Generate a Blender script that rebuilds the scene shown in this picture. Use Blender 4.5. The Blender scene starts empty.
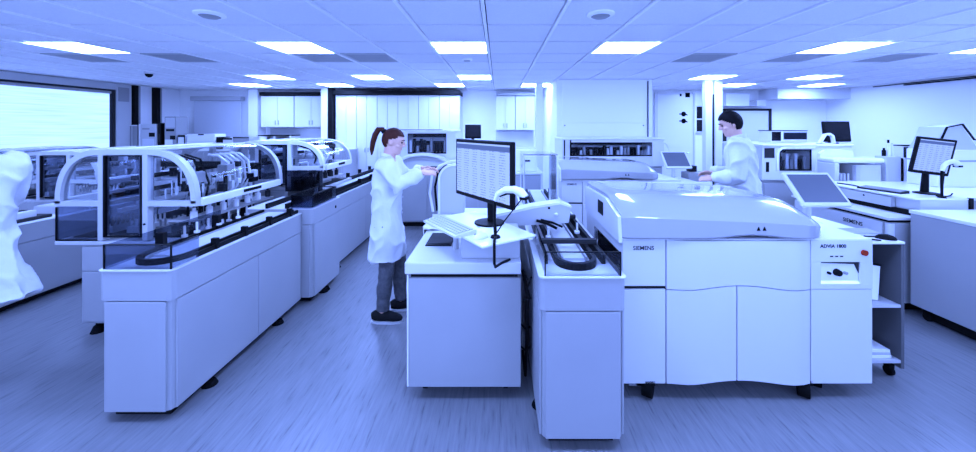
import bpy, bmesh, math, random
from mathutils import Vector, Matrix, noise
random.seed(7)
PI = math.pi
scene = bpy.context.scene
COL = scene.collection

# ------------------------------------------------------------------ camera
F, VX, VY, EYE = 357.0, 498.0, 126.0, 1.65      # focal length, vanishing point (pixels), eye height (m)
cam_d = bpy.data.cameras.new('camera')
cam = bpy.data.objects.new('camera', cam_d)
COL.objects.link(cam)
cam.location = (0, 0, EYE)
cam.rotation_euler = (PI / 2, 0, 0)
cam_d.sensor_width = 36.0
cam_d.lens = 36.0 * F / 976.0
cam_d.shift_x = -(VX - 488.0) / 976.0
cam_d.shift_y = -(226.0 - VY) / 976.0
cam_d.clip_start = 0.05
scene.camera = cam

# ------------------------------------------------------------------ light and exposure
TINT = (0.615, 1.0, 2.85)                          # colour of the light in the room
PANEL_L, BLIND_L, WORLD_L = 16.5, 0.82, 0.98
world = bpy.data.worlds.new('world')
scene.world = world
world.use_nodes = True
bgn = world.node_tree.nodes['Background']
bgn.inputs[0].default_value = (TINT[0] / TINT[2], TINT[1] / TINT[2], 1.0, 1)
bgn.inputs[1].default_value = WORLD_L * TINT[2]
vs = scene.view_settings
vs.view_transform = 'Standard'
vs.look = 'None'
vs.exposure = 0.42
vs.gamma = 1.0
vs.use_curve_mapping = False
scene.cycles.use_denoising = True
scene.cycles.max_bounces = 10
scene.cycles.transparent_max_bounces = 24
scene.cycles.sample_clamp_indirect = 6.0


def X(px, Y):
    return (px - VX) * Y / F


def Z(py, Y):
    return EYE - (py - VY) * Y / F


# ------------------------------------------------------------------ materials
MATS = {}


def principled(name, col, rough=0.4, metal=0.0, spec=0.5, noise_amt=0.0, noise_scale=20.0, bump=0.0, bump_scale=60.0,
               stretch=(1, 1, 1), coat=0.0):
    m = bpy.data.materials.new(name)
    m.use_nodes = True
    nt = m.node_tree
    b = nt.nodes['Principled BSDF']
    b.inputs['Base Color'].default_value = (*col, 1)
    b.inputs['Roughness'].default_value = rough
    b.inputs['Metallic'].default_value = metal
    b.inputs['Specular IOR Level'].default_value = spec
    b.inputs['Coat Weight'].default_value = coat
    if noise_amt or bump:
        tc = nt.nodes.new('ShaderNodeTexCoord')
        mp = nt.nodes.new('ShaderNodeMapping')
        mp.inputs['Scale'].default_value = stretch
        nt.links.new(tc.outputs['Object'], mp.inputs['Vector'])
    if noise_amt:
        n = nt.nodes.new('ShaderNodeTexNoise')
        n.inputs['Scale'].default_value = noise_scale
        n.inputs['Detail'].default_value = 5
        nt.links.new(mp.outputs['Vector'], n.inputs['Vector'])
        r = nt.nodes.new('ShaderNodeValToRGB')
        r.color_ramp.elements[0].position = 0.3
        r.color_ramp.elements[1].position = 0.7
        r.color_ramp.elements[0].color = (*[c * (1 - noise_amt) for c in col], 1)
        r.color_ramp.elements[1].color = (*[min(1, c * (1 + noise_amt)) for c in col], 1)
        nt.links.new(n.outputs['Fac'], r.inputs['Fac'])
        nt.links.new(r.outputs['Color'], b.inputs['Base Color'])
    if bump:
        n2 = nt.nodes.new('ShaderNodeTexNoise')
        n2.inputs['Scale'].default_value = bump_scale
        n2.inputs['Detail'].default_value = 3
        nt.links.new(mp.outputs['Vector'], n2.inputs['Vector'])
        bp = nt.nodes.new('ShaderNodeBump')
        bp.inputs['Strength'].default_value = bump
        bp.inputs['Distance'].default_value = 0.01
        nt.links.new(n2.outputs['Fac'], bp.inputs['Height'])
        nt.links.new(bp.outputs['Normal'], b.inputs['Normal'])
    MATS[name] = m
    return m


def emission(name, col, strength):
    m = bpy.data.materials.new(name)
    m.use_nodes = True
    nt = m.node_tree
    nt.nodes.remove(nt.nodes['Principled BSDF'])
    e = nt.nodes.new('ShaderNodeEmission')
    e.inputs[0].default_value = (*col, 1)
    e.inputs[1].default_value = strength
    nt.links.new(e.outputs[0], nt.nodes['Material Output'].inputs[0])
    MATS[name] = m
    return m


def glass(name, tint, gloss, rough=0.03):
    m = bpy.data.materials.new(name)
    m.use_nodes = True
    nt = m.node_tree
    nt.nodes.remove(nt.nodes['Principled BSDF'])
    t = nt.nodes.new('ShaderNodeBsdfTransparent')
    t.inputs[0].default_value = (*tint, 1)
    g = nt.nodes.new('ShaderNodeBsdfGlossy')
    g.inputs[0].default_value = (0.9, 0.9, 0.9, 1)
    g.inputs['Roughness'].default_value = rough
    lw = nt.nodes.new('ShaderNodeLayerWeight')
    lw.inputs[0].default_value = gloss
    mx = nt.nodes.new('ShaderNodeMixShader')
    nt.links.new(lw.outputs['Fresnel'], mx.inputs[0])
    nt.links.new(t.outputs[0], mx.inputs[1])
    nt.links.new(g.outputs[0], mx.inputs[2])
    nt.links.new(mx.outputs[0], nt.nodes['Material Output'].inputs[0])
    MATS[name] = m
    return m


def screen_mat(name, bright=1.0, rows=22.0, header=True):
    """A lit screen: table rows and a header bar, in the screen's own coordinates (Generated)."""
    m = bpy.data.materials.new(name)
    m.use_nodes = True
    nt = m.node_tree
    nt.nodes.remove(nt.nodes['Principled BSDF'])
    L = nt.links.new
    N = nt.nodes.new
    tc = N('ShaderNodeTexCoord')
    sep = N('ShaderNodeSeparateXYZ')
    L(tc.outputs['Generated'], sep.inputs[0])

    def math_(op, a, b=None):
        n = N('ShaderNodeMath')
        n.operation = op
        for i, v in enumerate((a, b)):
            if v is None:
                continue
            if isinstance(v, (int, float)):
                n.inputs[i].default_value = v
            else:
                L(v, n.inputs[i])
        return n.outputs[0]
    u, v = sep.outputs[0], sep.outputs[2]
    row = math_('FRACT', math_('MULTIPLY', v, rows))
    line = math_('LESS_THAN', row, 0.3)
    colu = math_('LESS_THAN', math_('FRACT', math_('MULTIPLY', u, 6.0)), 0.62)
    nz = N('ShaderNodeTexNoise')
    nz.inputs['Scale'].default_value = 26.0
    cb = N('ShaderNodeCombineXYZ')
    L(math_('MULTIPLY', u, 1.4), cb.inputs[0])
    L(math_('FLOOR', math_('MULTIPLY', v, rows)), cb.inputs[1])
    L(cb.outputs[0], nz.inputs['Vector'])
    word = math_('MULTIPLY', math_('MULTIPLY', line, colu), math_('GREATER_THAN', nz.outputs['Fac'], 0.46))
    head = math_('MULTIPLY', math_('GREATER_THAN', v, 0.88), math_('LESS_THAN', v, 0.97))
    ink = math_('MULTIPLY', word, 0.55)
    if header:
        ink = math_('MAXIMUM', ink, math_('MULTIPLY', head, 0.78))
    mx = N('ShaderNodeMix')
    mx.data_type = 'RGBA'
    mx.inputs[6].default_value = (0.30 * bright, 0.46 * bright, 1.1 * bright, 1)
    mx.inputs[7].default_value = (0.015, 0.04, 0.22, 1)
    L(ink, mx.inputs[0])
    e = N('ShaderNodeEmission')
    L(mx.outputs[2], e.inputs[0])
    L(e.outputs[0], nt.nodes['Material Output'].inputs[0])
    MATS[name] = m
    return m


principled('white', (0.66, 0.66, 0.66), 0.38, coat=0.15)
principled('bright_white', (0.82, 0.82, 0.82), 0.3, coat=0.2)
principled('gloss_white', (0.34, 0.34, 0.34), 0.14, coat=0.6)
principled('light_panel', (0.64, 0.64, 0.64), 0.38, coat=0.2)
principled('groove_shade', (0.01, 0.01, 0.01), 0.9, spec=0.0)  # black slab colour puts the shade into the shallow grooves between ceiling tiles
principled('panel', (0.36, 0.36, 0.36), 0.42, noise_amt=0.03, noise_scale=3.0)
principled('pale_grey', (0.52, 0.52, 0.52), 0.42)
principled('grey', (0.30, 0.30, 0.30), 0.45)
principled('dark_grey', (0.022, 0.022, 0.022), 0.6, spec=0.2)
principled('black', (0.003, 0.003, 0.003), 0.55, spec=0.12)
principled('rubber', (0.003, 0.003, 0.003), 0.8, spec=0.1)
principled('steel', (0.62, 0.62, 0.62), 0.25, metal=1.0)
principled('red_lamp', (0.30, 0.02, 0.004), 0.5, spec=0.2)
principled('slate', (0.10, 0.10, 0.10), 0.55)
principled('ink', (0.002, 0.002, 0.002), 0.8, spec=0.05)
principled('wall_paint', (0.93, 0.93, 0.93), 0.7, bump=0.05, bump_scale=160)
principled('cool_wall', (0.66, 0.67, 0.70), 0.6)
principled('tile_white', (0.86, 0.86, 0.86), 0.85, noise_amt=0.035, noise_scale=90.0, bump=0.12, bump_scale=220)
principled('grid_white', (0.98, 0.98, 0.98), 0.45)
principled('grille', (0.36, 0.36, 0.36), 0.6)
principled('coat_cloth', (0.70, 0.70, 0.70), 0.85, bump=0.5, bump_scale=22)
principled('denim', (0.085, 0.085, 0.09), 0.9, noise_amt=0.25, noise_scale=30, bump=0.3, bump_scale=60)
principled('shoe_dark', (0.008, 0.008, 0.008), 0.8, spec=0.15)
principled('skin_pale', (0.68, 0.40, 0.30), 0.6, spec=0.2)
principled('hair_brown', (0.06, 0.014, 0.006), 0.6, spec=0.15, noise_amt=0.6, noise_scale=18, stretch=(30, 30, 2), bump=0.4, bump_scale=20)
principled('hair_black', (0.005, 0.004, 0.004), 0.6, spec=0.1, noise_amt=0.4, noise_scale=18, stretch=(30, 30, 2), bump=0.4, bump_scale=20)
principled('paper', (0.85, 0.85, 0.85), 0.8)
principled('mat_dark', (0.008, 0.008, 0.010), 0.5, spec=0.2)
emission('lamp_glow', TINT, PANEL_L)
glass('clear', (0.90, 0.92, 0.95), 0.16)
glass('tinted', (0.60, 0.64, 0.72), 0.18)
glass('smoked', (0.30, 0.32, 0.38), 0.20)
glass('pane', (0.5, 0.53, 0.6), 0.3)
screen_mat('screen_table')
screen_mat('screen_list', 0.9, 16.0)
principled('screen_off', (0.11, 0.12, 0.14), 0.25, coat=0.3)
principled('screen_dark', (0.006, 0.006, 0.008), 0.2, spec=0.3)


def floor_mat():
    m = bpy.data.materials.new('vinyl_floor')
    m.use_nodes = True
    nt = m.node_tree
    b = nt.nodes['Principled BSDF']
    b.inputs['Roughness'].default_value = 0.36
    tc = nt.nodes.new('ShaderNodeTexCoord')
    mp = nt.nodes.new('ShaderNodeMapping')
    mp.inputs['Scale'].default_value = (34, 2.6, 1)
    mp.inputs['Rotation'].default_value = (0, 0, 0.12)
    nt.links.new(tc.outputs['Object'], mp.inputs['Vector'])
    n = nt.nodes.new('ShaderNodeTexNoise')
    n.inputs['Scale'].default_value = 1.6
    n.inputs['Detail'].default_value = 6
    n.inputs['Roughness'].default_value = 0.62
    nt.links.new(mp.outputs['Vector'], n.inputs['Vector'])
    r = nt.nodes.new('ShaderNodeValToRGB')
    el = r.color_ramp.elements
    el[0].position, el[0].color = 0.27, (0.075, 0.075, 0.082, 1)
    el[1].position, el[1].color = 0.68, (0.215, 0.215, 0.215, 1)
    e = el.new(0.42)
    e.color = (0.172, 0.172, 0.176, 1)
    nt.links.new(n.outputs['Fac'], r.inputs['Fac'])
    nt.links.new(r.outputs['Color'], b.inputs['Base Color'])
    MATS['floor'] = m


def blind_mat():
    """Daylight through a woven roller blind: fine horizontal slub lines in the cloth."""
    m = bpy.data.materials.new('lit_blind')
    m.use_nodes = True
    nt = m.node_tree
    nt.nodes.remove(nt.nodes['Principled BSDF'])
    tc = nt.nodes.new('ShaderNodeTexCoord')
    mp = nt.nodes.new('ShaderNodeMapping')
    mp.inputs['Scale'].default_value = (1, 0.7, 26)
    nt.links.new(tc.outputs['Object'], mp.inputs['Vector'])
    n = nt.nodes.new('ShaderNodeTexNoise')
    n.inputs['Scale'].default_value = 1.6
    n.inputs['Detail'].default_value = 2
    nt.links.new(mp.outputs['Vector'], n.inputs['Vector'])
    r = nt.nodes.new('ShaderNodeValToRGB')
    r.color_ramp.elements[0].position = 0.3
    r.color_ramp.elements[1].position = 0.62
    r.color_ramp.elements[0].color = (0.76, 0.83, 0.9, 1)
    r.color_ramp.elements[1].color = (1, 1, 1, 1)
    nt.links.new(n.outputs['Fac'], r.inputs['Fac'])
    mul = nt.nodes.new('ShaderNodeMix')
    mul.data_type = 'RGBA'
    mul.blend_type = 'MULTIPLY'
    mul.inputs[0].default_value = 1
    mul.inputs[7].default_value = (*TINT, 1)
    nt.links.new(r.outputs['Color'], mul.inputs[6])
    e = nt.nodes.new('ShaderNodeEmission')
    nt.links.new(mul.outputs[2], e.inputs[0])
    e.inputs[1].default_value = BLIND_L
    nt.links.new(e.outputs[0], nt.nodes['Material Output'].inputs[0])
    MATS['lit_blind'] = m


floor_mat()
blind_mat()


# ------------------------------------------------------------------ mesh helpers
class MB:
    """Collects shapes into one mesh."""

    def __init__(self):
        self.v, self.f = [], []

    def add(self, vs_, fs):
        o = len(self.v)
        self.v += [tuple(p) for p in vs_]
        self.f += [tuple(i + o for i in f) for f in fs]
        return self

    def box(self, x0, x1, y0, y1, z0, z1, b=0.0):
        if x1 < x0: x0, x1 = x1, x0
        if y1 < y0: y0, y1 = y1, y0
        if z1 < z0: z0, z1 = z1, z0
        b = min(b, (x1 - x0) * .45, (y1 - y0) * .45, (z1 - z0) * .45)
        if b <= 0:
            vs_ = [(x, y, z) for z in (z0, z1) for y in (y0, y1) for x in (x0, x1)]
            return self.add(vs_, [(0, 2, 3, 1), (4, 5, 7, 6), (0, 1, 5, 4), (2, 6, 7, 3), (0, 4, 6, 2), (1, 3, 7, 5)])
        bm = bmesh.new()
        bmesh.ops.create_cube(bm, size=1)
        for v in bm.verts:
            v.co = Vector(((x0 + x1) / 2 + v.co.x * (x1 - x0), (y0 + y1) / 2 + v.co.y * (y1 - y0), (z0 + z1) / 2 + v.co.z * (z1 - z0)))
        bmesh.ops.bevel(bm, geom=bm.edges[:], offset=b, segments=2, profile=0.5, affect='EDGES')
        return self.addbm(bm)

    def addbm(self, bm, mat=None):
        bm.verts.ensure_lookup_table()
        bm.verts.index_update()
        vs_ = [(mat @ v.co) if mat else v.co.copy() for v in bm.verts]
        fs = [tuple(v.index for v in f.verts) for f in bm.faces]
        bm.free()
        return self.add(vs_, fs)

    def prism(self, pts, axis, a, b):
        """Polygon pts in the plane across AXIS ('x': (y,z), 'y': (x,z), 'z': (x,y)), from a to b."""
        n = len(pts)
        mk = {'x': lambda p, t: (t, p[0], p[1]), 'y': lambda p, t: (p[0], t, p[1]), 'z': lambda p, t: (p[0], p[1], t)}[axis]
        vs_ = [mk(p, a) for p in pts] + [mk(p, b) for p in pts]
        fs = [tuple(range(n))[::-1], tuple(range(n, 2 * n))]
        fs += [(i, (i + 1) % n, n + (i + 1) % n, n + i) for i in range(n)]
        return self.add(vs_, fs)

    def ribbon(self, pts, width, axis, a, b, closed=False):
        """A strip of WIDTH along a path in a plane, extruded across it: arches, frames, belts."""
        n = len(pts)
        P = [Vector(p) for p in pts]
        L, R = [], []
        for i in range(n):
            p0 = P[(i - 1) % n] if closed or i else P[i]
            p1 = P[(i + 1) % n] if closed or i < n - 1 else P[i]
            d = (p1 - p0).normalized()
            nn = Vector((-d.y, d.x)) * width / 2
            L.append(P[i] + nn)
            R.append(P[i] - nn)
        mk = {'x': lambda p, t: (t, p[0], p[1]), 'y': lambda p, t: (p[0], t, p[1]), 'z': lambda p, t: (p[0], p[1], t)}[axis]
        vs_ = []
        for i in range(n):
            vs_ += [mk(L[i], a), mk(R[i], a), mk(R[i], b), mk(L[i], b)]
        fs = []
        m = n if closed else n - 1
        for i in range(m):
            j = (i + 1) % n
            for k in range(4):
                fs.append((4 * i + k, 4 * j + k, 4 * j + (k + 1) % 4, 4 * i + (k + 1) % 4))
        if not closed:
            fs += [(0, 1, 2, 3), (4 * n - 1, 4 * n - 2, 4 * n - 3, 4 * n - 4)]
        return self.add(vs_, fs)

    def tube(self, pts, r, n=10, cap=True, up=None):
        """Round tube through 3-D points; r one radius, a list, or a list of (a, b) ellipses."""
        P = [Vector(p) for p in pts]
        k = len(P)
        rs = r if isinstance(r, (list, tuple)) else [r] * k
        vs_, fs = [], []
        ref = Vector(up) if up else None
        u = None
        for i in range(k):
            d = (P[min(i + 1, k - 1)] - P[max(i - 1, 0)])
            d = d.normalized() if d.length > 1e-9 else Vector((0, 0, 1))
            if ref is not None:
                u = ref - d * ref.dot(d)
            elif u is None:
                a = Vector((1, 0, 0)) if abs(d.x) < 0.8 else Vector((0, 1, 0))
                u = a - d * a.dot(d)
            else:
                u = u - d * u.dot(d)
            u = u.normalized()
            w = d.cross(u)
            ra, rb = rs[i] if isinstance(rs[i], (list, tuple)) else (rs[i], rs[i])
            for j in range(n):
                t = 2 * PI * j / n
                vs_.append(P[i] + u * ra * math.cos(t) + w * rb * math.sin(t))
        for i in range(k - 1):
            for j in range(n):
                fs.append((i * n + j, i * n + (j + 1) % n, (i + 1) * n + (j + 1) % n, (i + 1) * n + j))
        if cap:
            fs += [tuple(range(n))[::-1], tuple(range((k - 1) * n, k * n))]
        return self.add(vs_, fs)

    def cyl(self, x, y, z0, z1, r, n=16, r2=None):
        return self.tube([(x, y, z0), (x, y, z1)], [r, r if r2 is None else r2], n)

    def ball(self, c, rx, ry=None, rz=None, n=14, m=9, mat=None):
        ry = ry or rx
        rz = rz or rx
        bm = bmesh.new()
        bmesh.ops.create_uvsphere(bm, u_segments=n, v_segments=m, radius=1)
        for v in bm.verts:
            p = Vector((v.co.x * rx, v.co.y * ry, v.co.z * rz))
            v.co = (mat @ p if mat else p) + Vector(c)
        return self.addbm(bm)

    def grid(self, rows, close_u=False):
        """Rows of equally many points -> quad sheet."""
        n = len(rows[0])
        vs_ = [p for r_ in rows for p in r_]
        fs = []
        for i in range(len(rows) - 1):
            for j in range(n if close_u else n - 1):
                fs.append((i * n + j, i * n + (j + 1) % n, (i + 1) * n + (j + 1) % n, (i + 1) * n + j))
        return self.add(vs_, fs)

    def xform(self, M):
        self.v = [tuple(M @ Vector(p)) for p in self.v]
        return self

    def mesh(self, name, smooth=False):
        me = bpy.data.meshes.new(name)
        me.from_pydata(self.v, [], self.f)
        bm = bmesh.new()
        bm.from_mesh(me)
        bmesh.ops.recalc_face_normals(bm, faces=bm.faces[:])
        bm.to_mesh(me)
        bm.free()
        if smooth:
            me.polygons.foreach_set('use_smooth', [True] * len(me.polygons))
            try:
                me.set_sharp_from_angle(angle=math.radians(smooth if smooth is not True else 42))
            except Exception:
                pass
        me.update()
        return me


def link(name, me, mat, parent=None):
    o = bpy.data.objects.new(name, me)
    COL.objects.link(o)
    if mat:
        me.materials.clear()
        me.materials.append(MATS[mat])
    if parent:
        o.parent = parent
    return o


def part(root, name, mb, mat, smooth=False, label=None, world=False):
    if world:
        off = root.matrix_basis.inverted() if root.parent is None else root.parent.matrix_basis.inverted()
        mb.xform(off)
    o = link(name, mb.mesh(name, smooth), mat, root)
    if label:
        o['label'] = label
    return o


def thing(name, label, cat, loc=(0, 0, 0), rz=0.0, group=None):
    o = bpy.data.objects.new(name, None)
    COL.objects.link(o)
    o.empty_display_size = 0.1
    o.location = loc
    o.rotation_euler = (0, 0, rz)
    o['label'], o['category'] = label, cat
    if group:
        o['group'] = group
    o.matrix_basis = Matrix.Translation(loc) @ Matrix.Rotation(rz, 4, 'Z')
    return o


def solo(name, mb, mat, label, cat, group=None, smooth=False, loc=None):
    o = link(name, mb.mesh(name, smooth), mat)
    if loc:
        o.location = loc
    o['label'], o['category'] = label, cat
    if group:
        o['group'] = group
    return o


def struct(name, mb, mat, parent=None, smooth=False):
    o = link(name, mb.mesh(name, smooth), mat, parent)
    if not parent:
        o['kind'] = 'structure'
    return o


def copy_tree(o, parent=None, label=None, loc=None, group=None):
    c = o.copy()
    COL.objects.link(c)
    c.parent = parent
    if label:
        c['label'] = label
    if group:
        c['group'] = group
    if loc:
        c.location = loc
    for ch in list(o.children):
        copy_tree(ch, c)
    return c


TMP = bpy.data.scenes.new('workbench')


def evaluated(ob):
    TMP.collection.objects.link(ob)
    with bpy.context.temp_override(scene=TMP, view_layer=TMP.view_layers[0]):
        dg = bpy.context.evaluated_depsgraph_get()
    me = bpy.data.meshes.new_from_object(ob.evaluated_get(dg))
    bpy.data.objects.remove(ob)
    return me


def text_mesh(body, size, mat4, extrude=0.0006, bold=0.0, align='LEFT'):
    cu = bpy.data.curves.new('lettering', 'FONT')
    cu.body = body
    cu.size = size
    cu.extrude = extrude
    cu.offset = bold
    cu.align_x = align
    ob = bpy.data.objects.new('lettering', cu)
    me = evaluated(ob)
    me.transform(mat4)
    return me


def letters(root, body, size, mat4, mat='ink', bold=0.0):
    me = text_mesh(body, size, mat4, bold=bold)
    me.materials.clear()
    o = link('lettering', me, mat, root)
    return o


FRONT = Matrix.Rotation(PI / 2, 4, 'X')          # text facing -Y


def remesh(mb, voxel, smooth=3):
    me = mb.mesh('tmp')
    ob = bpy.data.objects.new('tmp', me)
    md = ob.modifiers.new('r', 'REMESH')
    md.mode = 'VOXEL'
    md.voxel_size = voxel
    md.use_smooth_shade = True
    if smooth:
        s = ob.modifiers.new('s', 'SMOOTH')
        s.factor = 0.5
        s.iterations = smooth
    out = evaluated(ob)
    bpy.data.meshes.remove(me)
    return out


def arc(cx, cz, rx, rz, a0, a1, n=10):
    return [(cx + rx * math.cos(a0 + (a1 - a0) * i / n), cz + rz * math.sin(a0 + (a1 - a0) * i / n)) for i in range(n + 1)]


# ------------------------------------------------------------------ the room
XL, XR, YB, ZC, YO = -7.75, 8.0, 8.7, 2.52, -0.6
struct('floor', MB().box(XL, XR, YO, YB, -0.06, 0), 'floor')
ceiling = struct('ceiling', MB().box(XL, XR, YO, YB, ZC + 0.02, ZC + 0.1), 'groove_shade')
wr = struct('wall_right', MB().box(XR, XR + 0.1, YO, YB + 0.1, 0, ZC + 0.1), 'wall_paint')
wb = struct('wall_back', MB().box(XL, XR, YB, YB + 0.1, 0, ZC + 0.1), 'wall_paint')
WY0, WY1, WZ0, WZ1 = 0.6, 7.12, 1.02, 2.33
wl = struct('wall_left', MB().box(XL - 0.1, XL, YO, YB + 0.1, 0, WZ0).box(XL - 0.1, XL, YO, YB + 0.1, WZ1, ZC + 0.1)
            .box(XL - 0.1, XL, YO, WY0, WZ0, WZ1).box(XL - 0.1, XL, WY1, YB + 0.1, WZ0, WZ1), 'wall_paint')
win = struct('window_1', MB().box(XL - 0.02, XL + 0.05, WY0 - 0.06, WY1 + 0.06, WZ1, WZ1 + 0.05)
             .box(XL - 0.02, XL + 0.05, WY0 - 0.06, WY1 + 0.06, WZ0 - 0.05, WZ0)
             .box(XL - 0.02, XL + 0.05, WY0 - 0.06, WY0, WZ0, WZ1).box(XL - 0.02, XL + 0.05, WY1, WY1 + 0.06, WZ0, WZ1), 'dark_grey')
struct('pane', MB().box(XL - 0.08, XL - 0.07, WY0, WY1, WZ0, WZ1), 'pane', win)
bl = thing('roller_blind', 'bright woven roller blind lit by daylight over the long window', 'blind', (XL + 0.03, (WY0 + WY1) / 2, WZ0 + 0.02))
hl = (WY1 - WY0) / 2 - 0.03
part(bl, 'blind_cloth', MB().box(0.0, 0.004, -hl, hl, 0.03, WZ1 - WZ0 - 0.06), 'lit_blind')
part(bl, 'bottom_bar', MB().box(-0.01, 0.015, -hl, hl, 0.0, 0.03, 0.004), 'pale_grey')
part(bl, 'roller_case', MB().box(-0.02, 0.05, -hl, hl, WZ1 - WZ0 - 0.06, WZ1 - WZ0 - 0.01, 0.01), 'grey')
struct('trim_1', MB().box(XL, XL + 0.07, WY0 - 0.5, WY1 + 0.1, WZ1 + 0.05, ZC - 0.015), 'pale_grey')
for i, (a, b, m, d) in enumerate([(7.20, 7.5, 'pale_grey', .05), (7.52, 7.60, 'black', .10), (7.62, 7.68, 'grey', .06), (7.99, 8.07, 'black', .12), (8.08, 8.15, 'grey', .08)]):
    struct('trim_%d' % (i + 2), MB().box(XL, XL + d, a, b, 0, ZC - 0.012), m)
struct('baseboard_right', MB().box(XR - 0.015, XR, YO, YB, 0, 0.1), 'grey')
struct('baseboard_back', MB().box(XL, XR, YB - 0.015, YB, 0, 0.1), 'grey')
solo('wall_sign', MB().box(XL + .05, XL + .056, 7.24, 7.45, 2.15, 2.44), 'grey', 'grey square notice plate on the wall beside the window blind', 'sign')

# ceiling grid: tiles, bars, lamps and grilles
GX0, GY0 = -0.11, 3.06
cols = [GX0 + 0.6 * k for k in range(-13, 14)]
rows = [GY0 + 0.6 * k for k in range(-1, 10)]
lamps = {}
LAMP_ROWS = [(1, (-4.91, -2.51, -0.71, 1.09, 3.49, 5.29)), (5, (-4.31, -2.51, -0.71, 3.49, 5.29)), (7, (-5.51, -3.71, -1.31, 0.49, 4.69, 6.49)),  # row by the cupboards follows bright streaks, partly added to brighten far walls
             (-3, (-4.91, -2.51, -0.71, 1.09, 3.49, 5.29))]
lamp_cells = set()
for r_, xs in LAMP_ROWS:
    for x in xs:
        lamp_cells.add((round((x - GX0) / 0.6), r_))
vent_cells = {(round((x - GX0) / 0.6), 2) for x in (-5.51, -4.31, -2.51, -1.91, 2.29, 3.49, 4.69)}
tile_me = None
rest = MB()
for r_ in range(-9, 10):
    for k in range(-13, 14):
        if (k, r_) in lamp_cells or (k, r_) in vent_cells:
            continue
        x0, y0 = GX0 + 0.6 * k, GY0 + 0.6 * r_
        x1, y1 = x0 + 0.6, y0 + 0.6
        if -1 <= r_ <= 8 and x0 > XL and x1 < XR:
            if tile_me is None:
                tile_me = MB().box(-0.279, 0.279, -0.281, 0.281, -0.004, 0.022, 0.003).mesh('ceiling_tile')
                tile_me.materials.append(MATS['tile_white'])
            o = bpy.data.objects.new('ceiling_tile', tile_me)
            COL.objects.link(o)
            o.parent = ceiling
            o.location = (x0 + 0.3, y0 + 0.3, ZC + 0.0005 * random.random())
        else:
            x0, x1, y0, y1 = max(x0, XL), min(x1, XR), max(y0, YO), min(y1, YB)
            if x1 - x0 > 0.03 and y1 - y0 > 0.03:
                rest.box(x0 + 0.009, x1 - 0.009, y0 + 0.009, y1 - 0.009, ZC - 0.004, ZC + 0.02)
o = part(ceiling, 'edge_tiles', rest, 'tile_white')
o['kind'] = 'stuff'
for x in cols:
    if x > XL:
        part(ceiling, 'grid_bar', MB().box(x - 0.013, x + 0.013, YO, YB, ZC - 0.016, ZC + 0.0185), 'grid_white')
for r_ in range(-8, 10):
    y = GY0 + 0.6 * r_
    if YO < y < YB:
        part(ceiling, 'grid_bar', MB().box(XL, XR, y - 0.012, y + 0.012, ZC + 0.012, ZC + 0.019), 'dark_grey')  # cross bars coloured dark to sink into the shaded grooves


def ordinal_label(k, r_):
    n = sorted(c[0] for c in lamp_cells if c[1] == r_).index(k)
    word = ('first', 'second', 'third', 'fourth', 'fifth', 'sixth')[n]
    row = {5: 'middle row', 7: 'partly added row nearest the wall cupboards', -3: 'row farthest from the wall cupboards'}[r_]
    return '%s ceiling light panel from the window blind, in the %s' % (word, row)


def lamp_label(k, r_):
    x = round(GX0 + 0.6 * k, 2)
    return {(-2.51, 1): 'light panel directly before a pair of grey ceiling grilles', (3.49, 1): 'light panel directly before a single grey ceiling grille',
            (-.71, 1): 'light panel beside the small round smoke detector', (1.09, 1): 'light panel between the smoke detector and a lone grille',
            (-4.91, 1): 'light panel near the long window blind, before two spaced grilles', (5.29, 1): 'light panel just past the last grey grille toward the right wall'}.get(
        (x, r_)) or ordinal_label(k, r_)


first = None
for (k, r_) in sorted(lamp_cells, key=lambda c: (c[1], c[0])):
    loc = (GX0 + 0.6 * k + 0.3, GY0 + 0.6 * r_ + 0.3, ZC - 0.003)
    if first is None:
        first = thing('ceiling_light', 'square flush light panel glowing in the tiled ceiling', 'ceiling light', loc, 0, 'light panels in the ceiling')
        part(first, 'diffuser', MB().box(-.278, .278, -.278, .278, -0.003, 0.004), 'lamp_glow')
        part(first, 'lamp_frame', MB().ribbon([(-.283, -.283), (.283, -.283), (.283, .283), (-.283, .283)], 0.012, 'z', -0.005, 0.006, True), 'grid_white')
    else:
        c = copy_tree(first, loc=loc)
    (first if (k, r_) == min(lamp_cells, key=lambda c: (c[1], c[0])) else c)['label'] = lamp_label(k, r_)
first = None
for (k, r_) in sorted(vent_cells):
    loc = (GX0 + 0.6 * k + 0.3, GY0 + 0.6 * r_ + 0.3, ZC - 0.003)
    if first is None:
        first = thing('ceiling_vent', 'grey slatted ceiling grille nearest the window blind', 'vent', loc, 0, 'air grilles in the ceiling')
        part(first, 'backing', MB().box(-.27, .27, -.27, .27, 0.012, 0.016), 'grey')
        part(first, 'vent_frame', MB().ribbon([(-.27, -.27), (.27, -.27), (.27, .27), (-.27, .27)], 0.035, 'z', -0.004, 0.012, True), 'pale_grey')
        for j in range(12):
            part(first, 'slat', MB().box(-.25, .25, -.24 + j * .0436 - .014, -.24 + j * .0436 + .012, 0.0, 0.005), 'grille')
    else:
        lb_ = {-4: 'grey slatted ceiling grille of the adjoining pair, behind a light panel', -3: 'grey slatted ceiling grille of the adjoining pair, behind plain tile', 6: 'grey slatted ceiling grille directly behind one light panel', -7: 'second grey ceiling grille from the window blind', 4: 'lone grey ceiling grille between two light panels', 8: 'grey slatted ceiling grille nearest the right wall'}.get(k)
        copy_tree(first, loc=loc, label=lb_)
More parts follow.
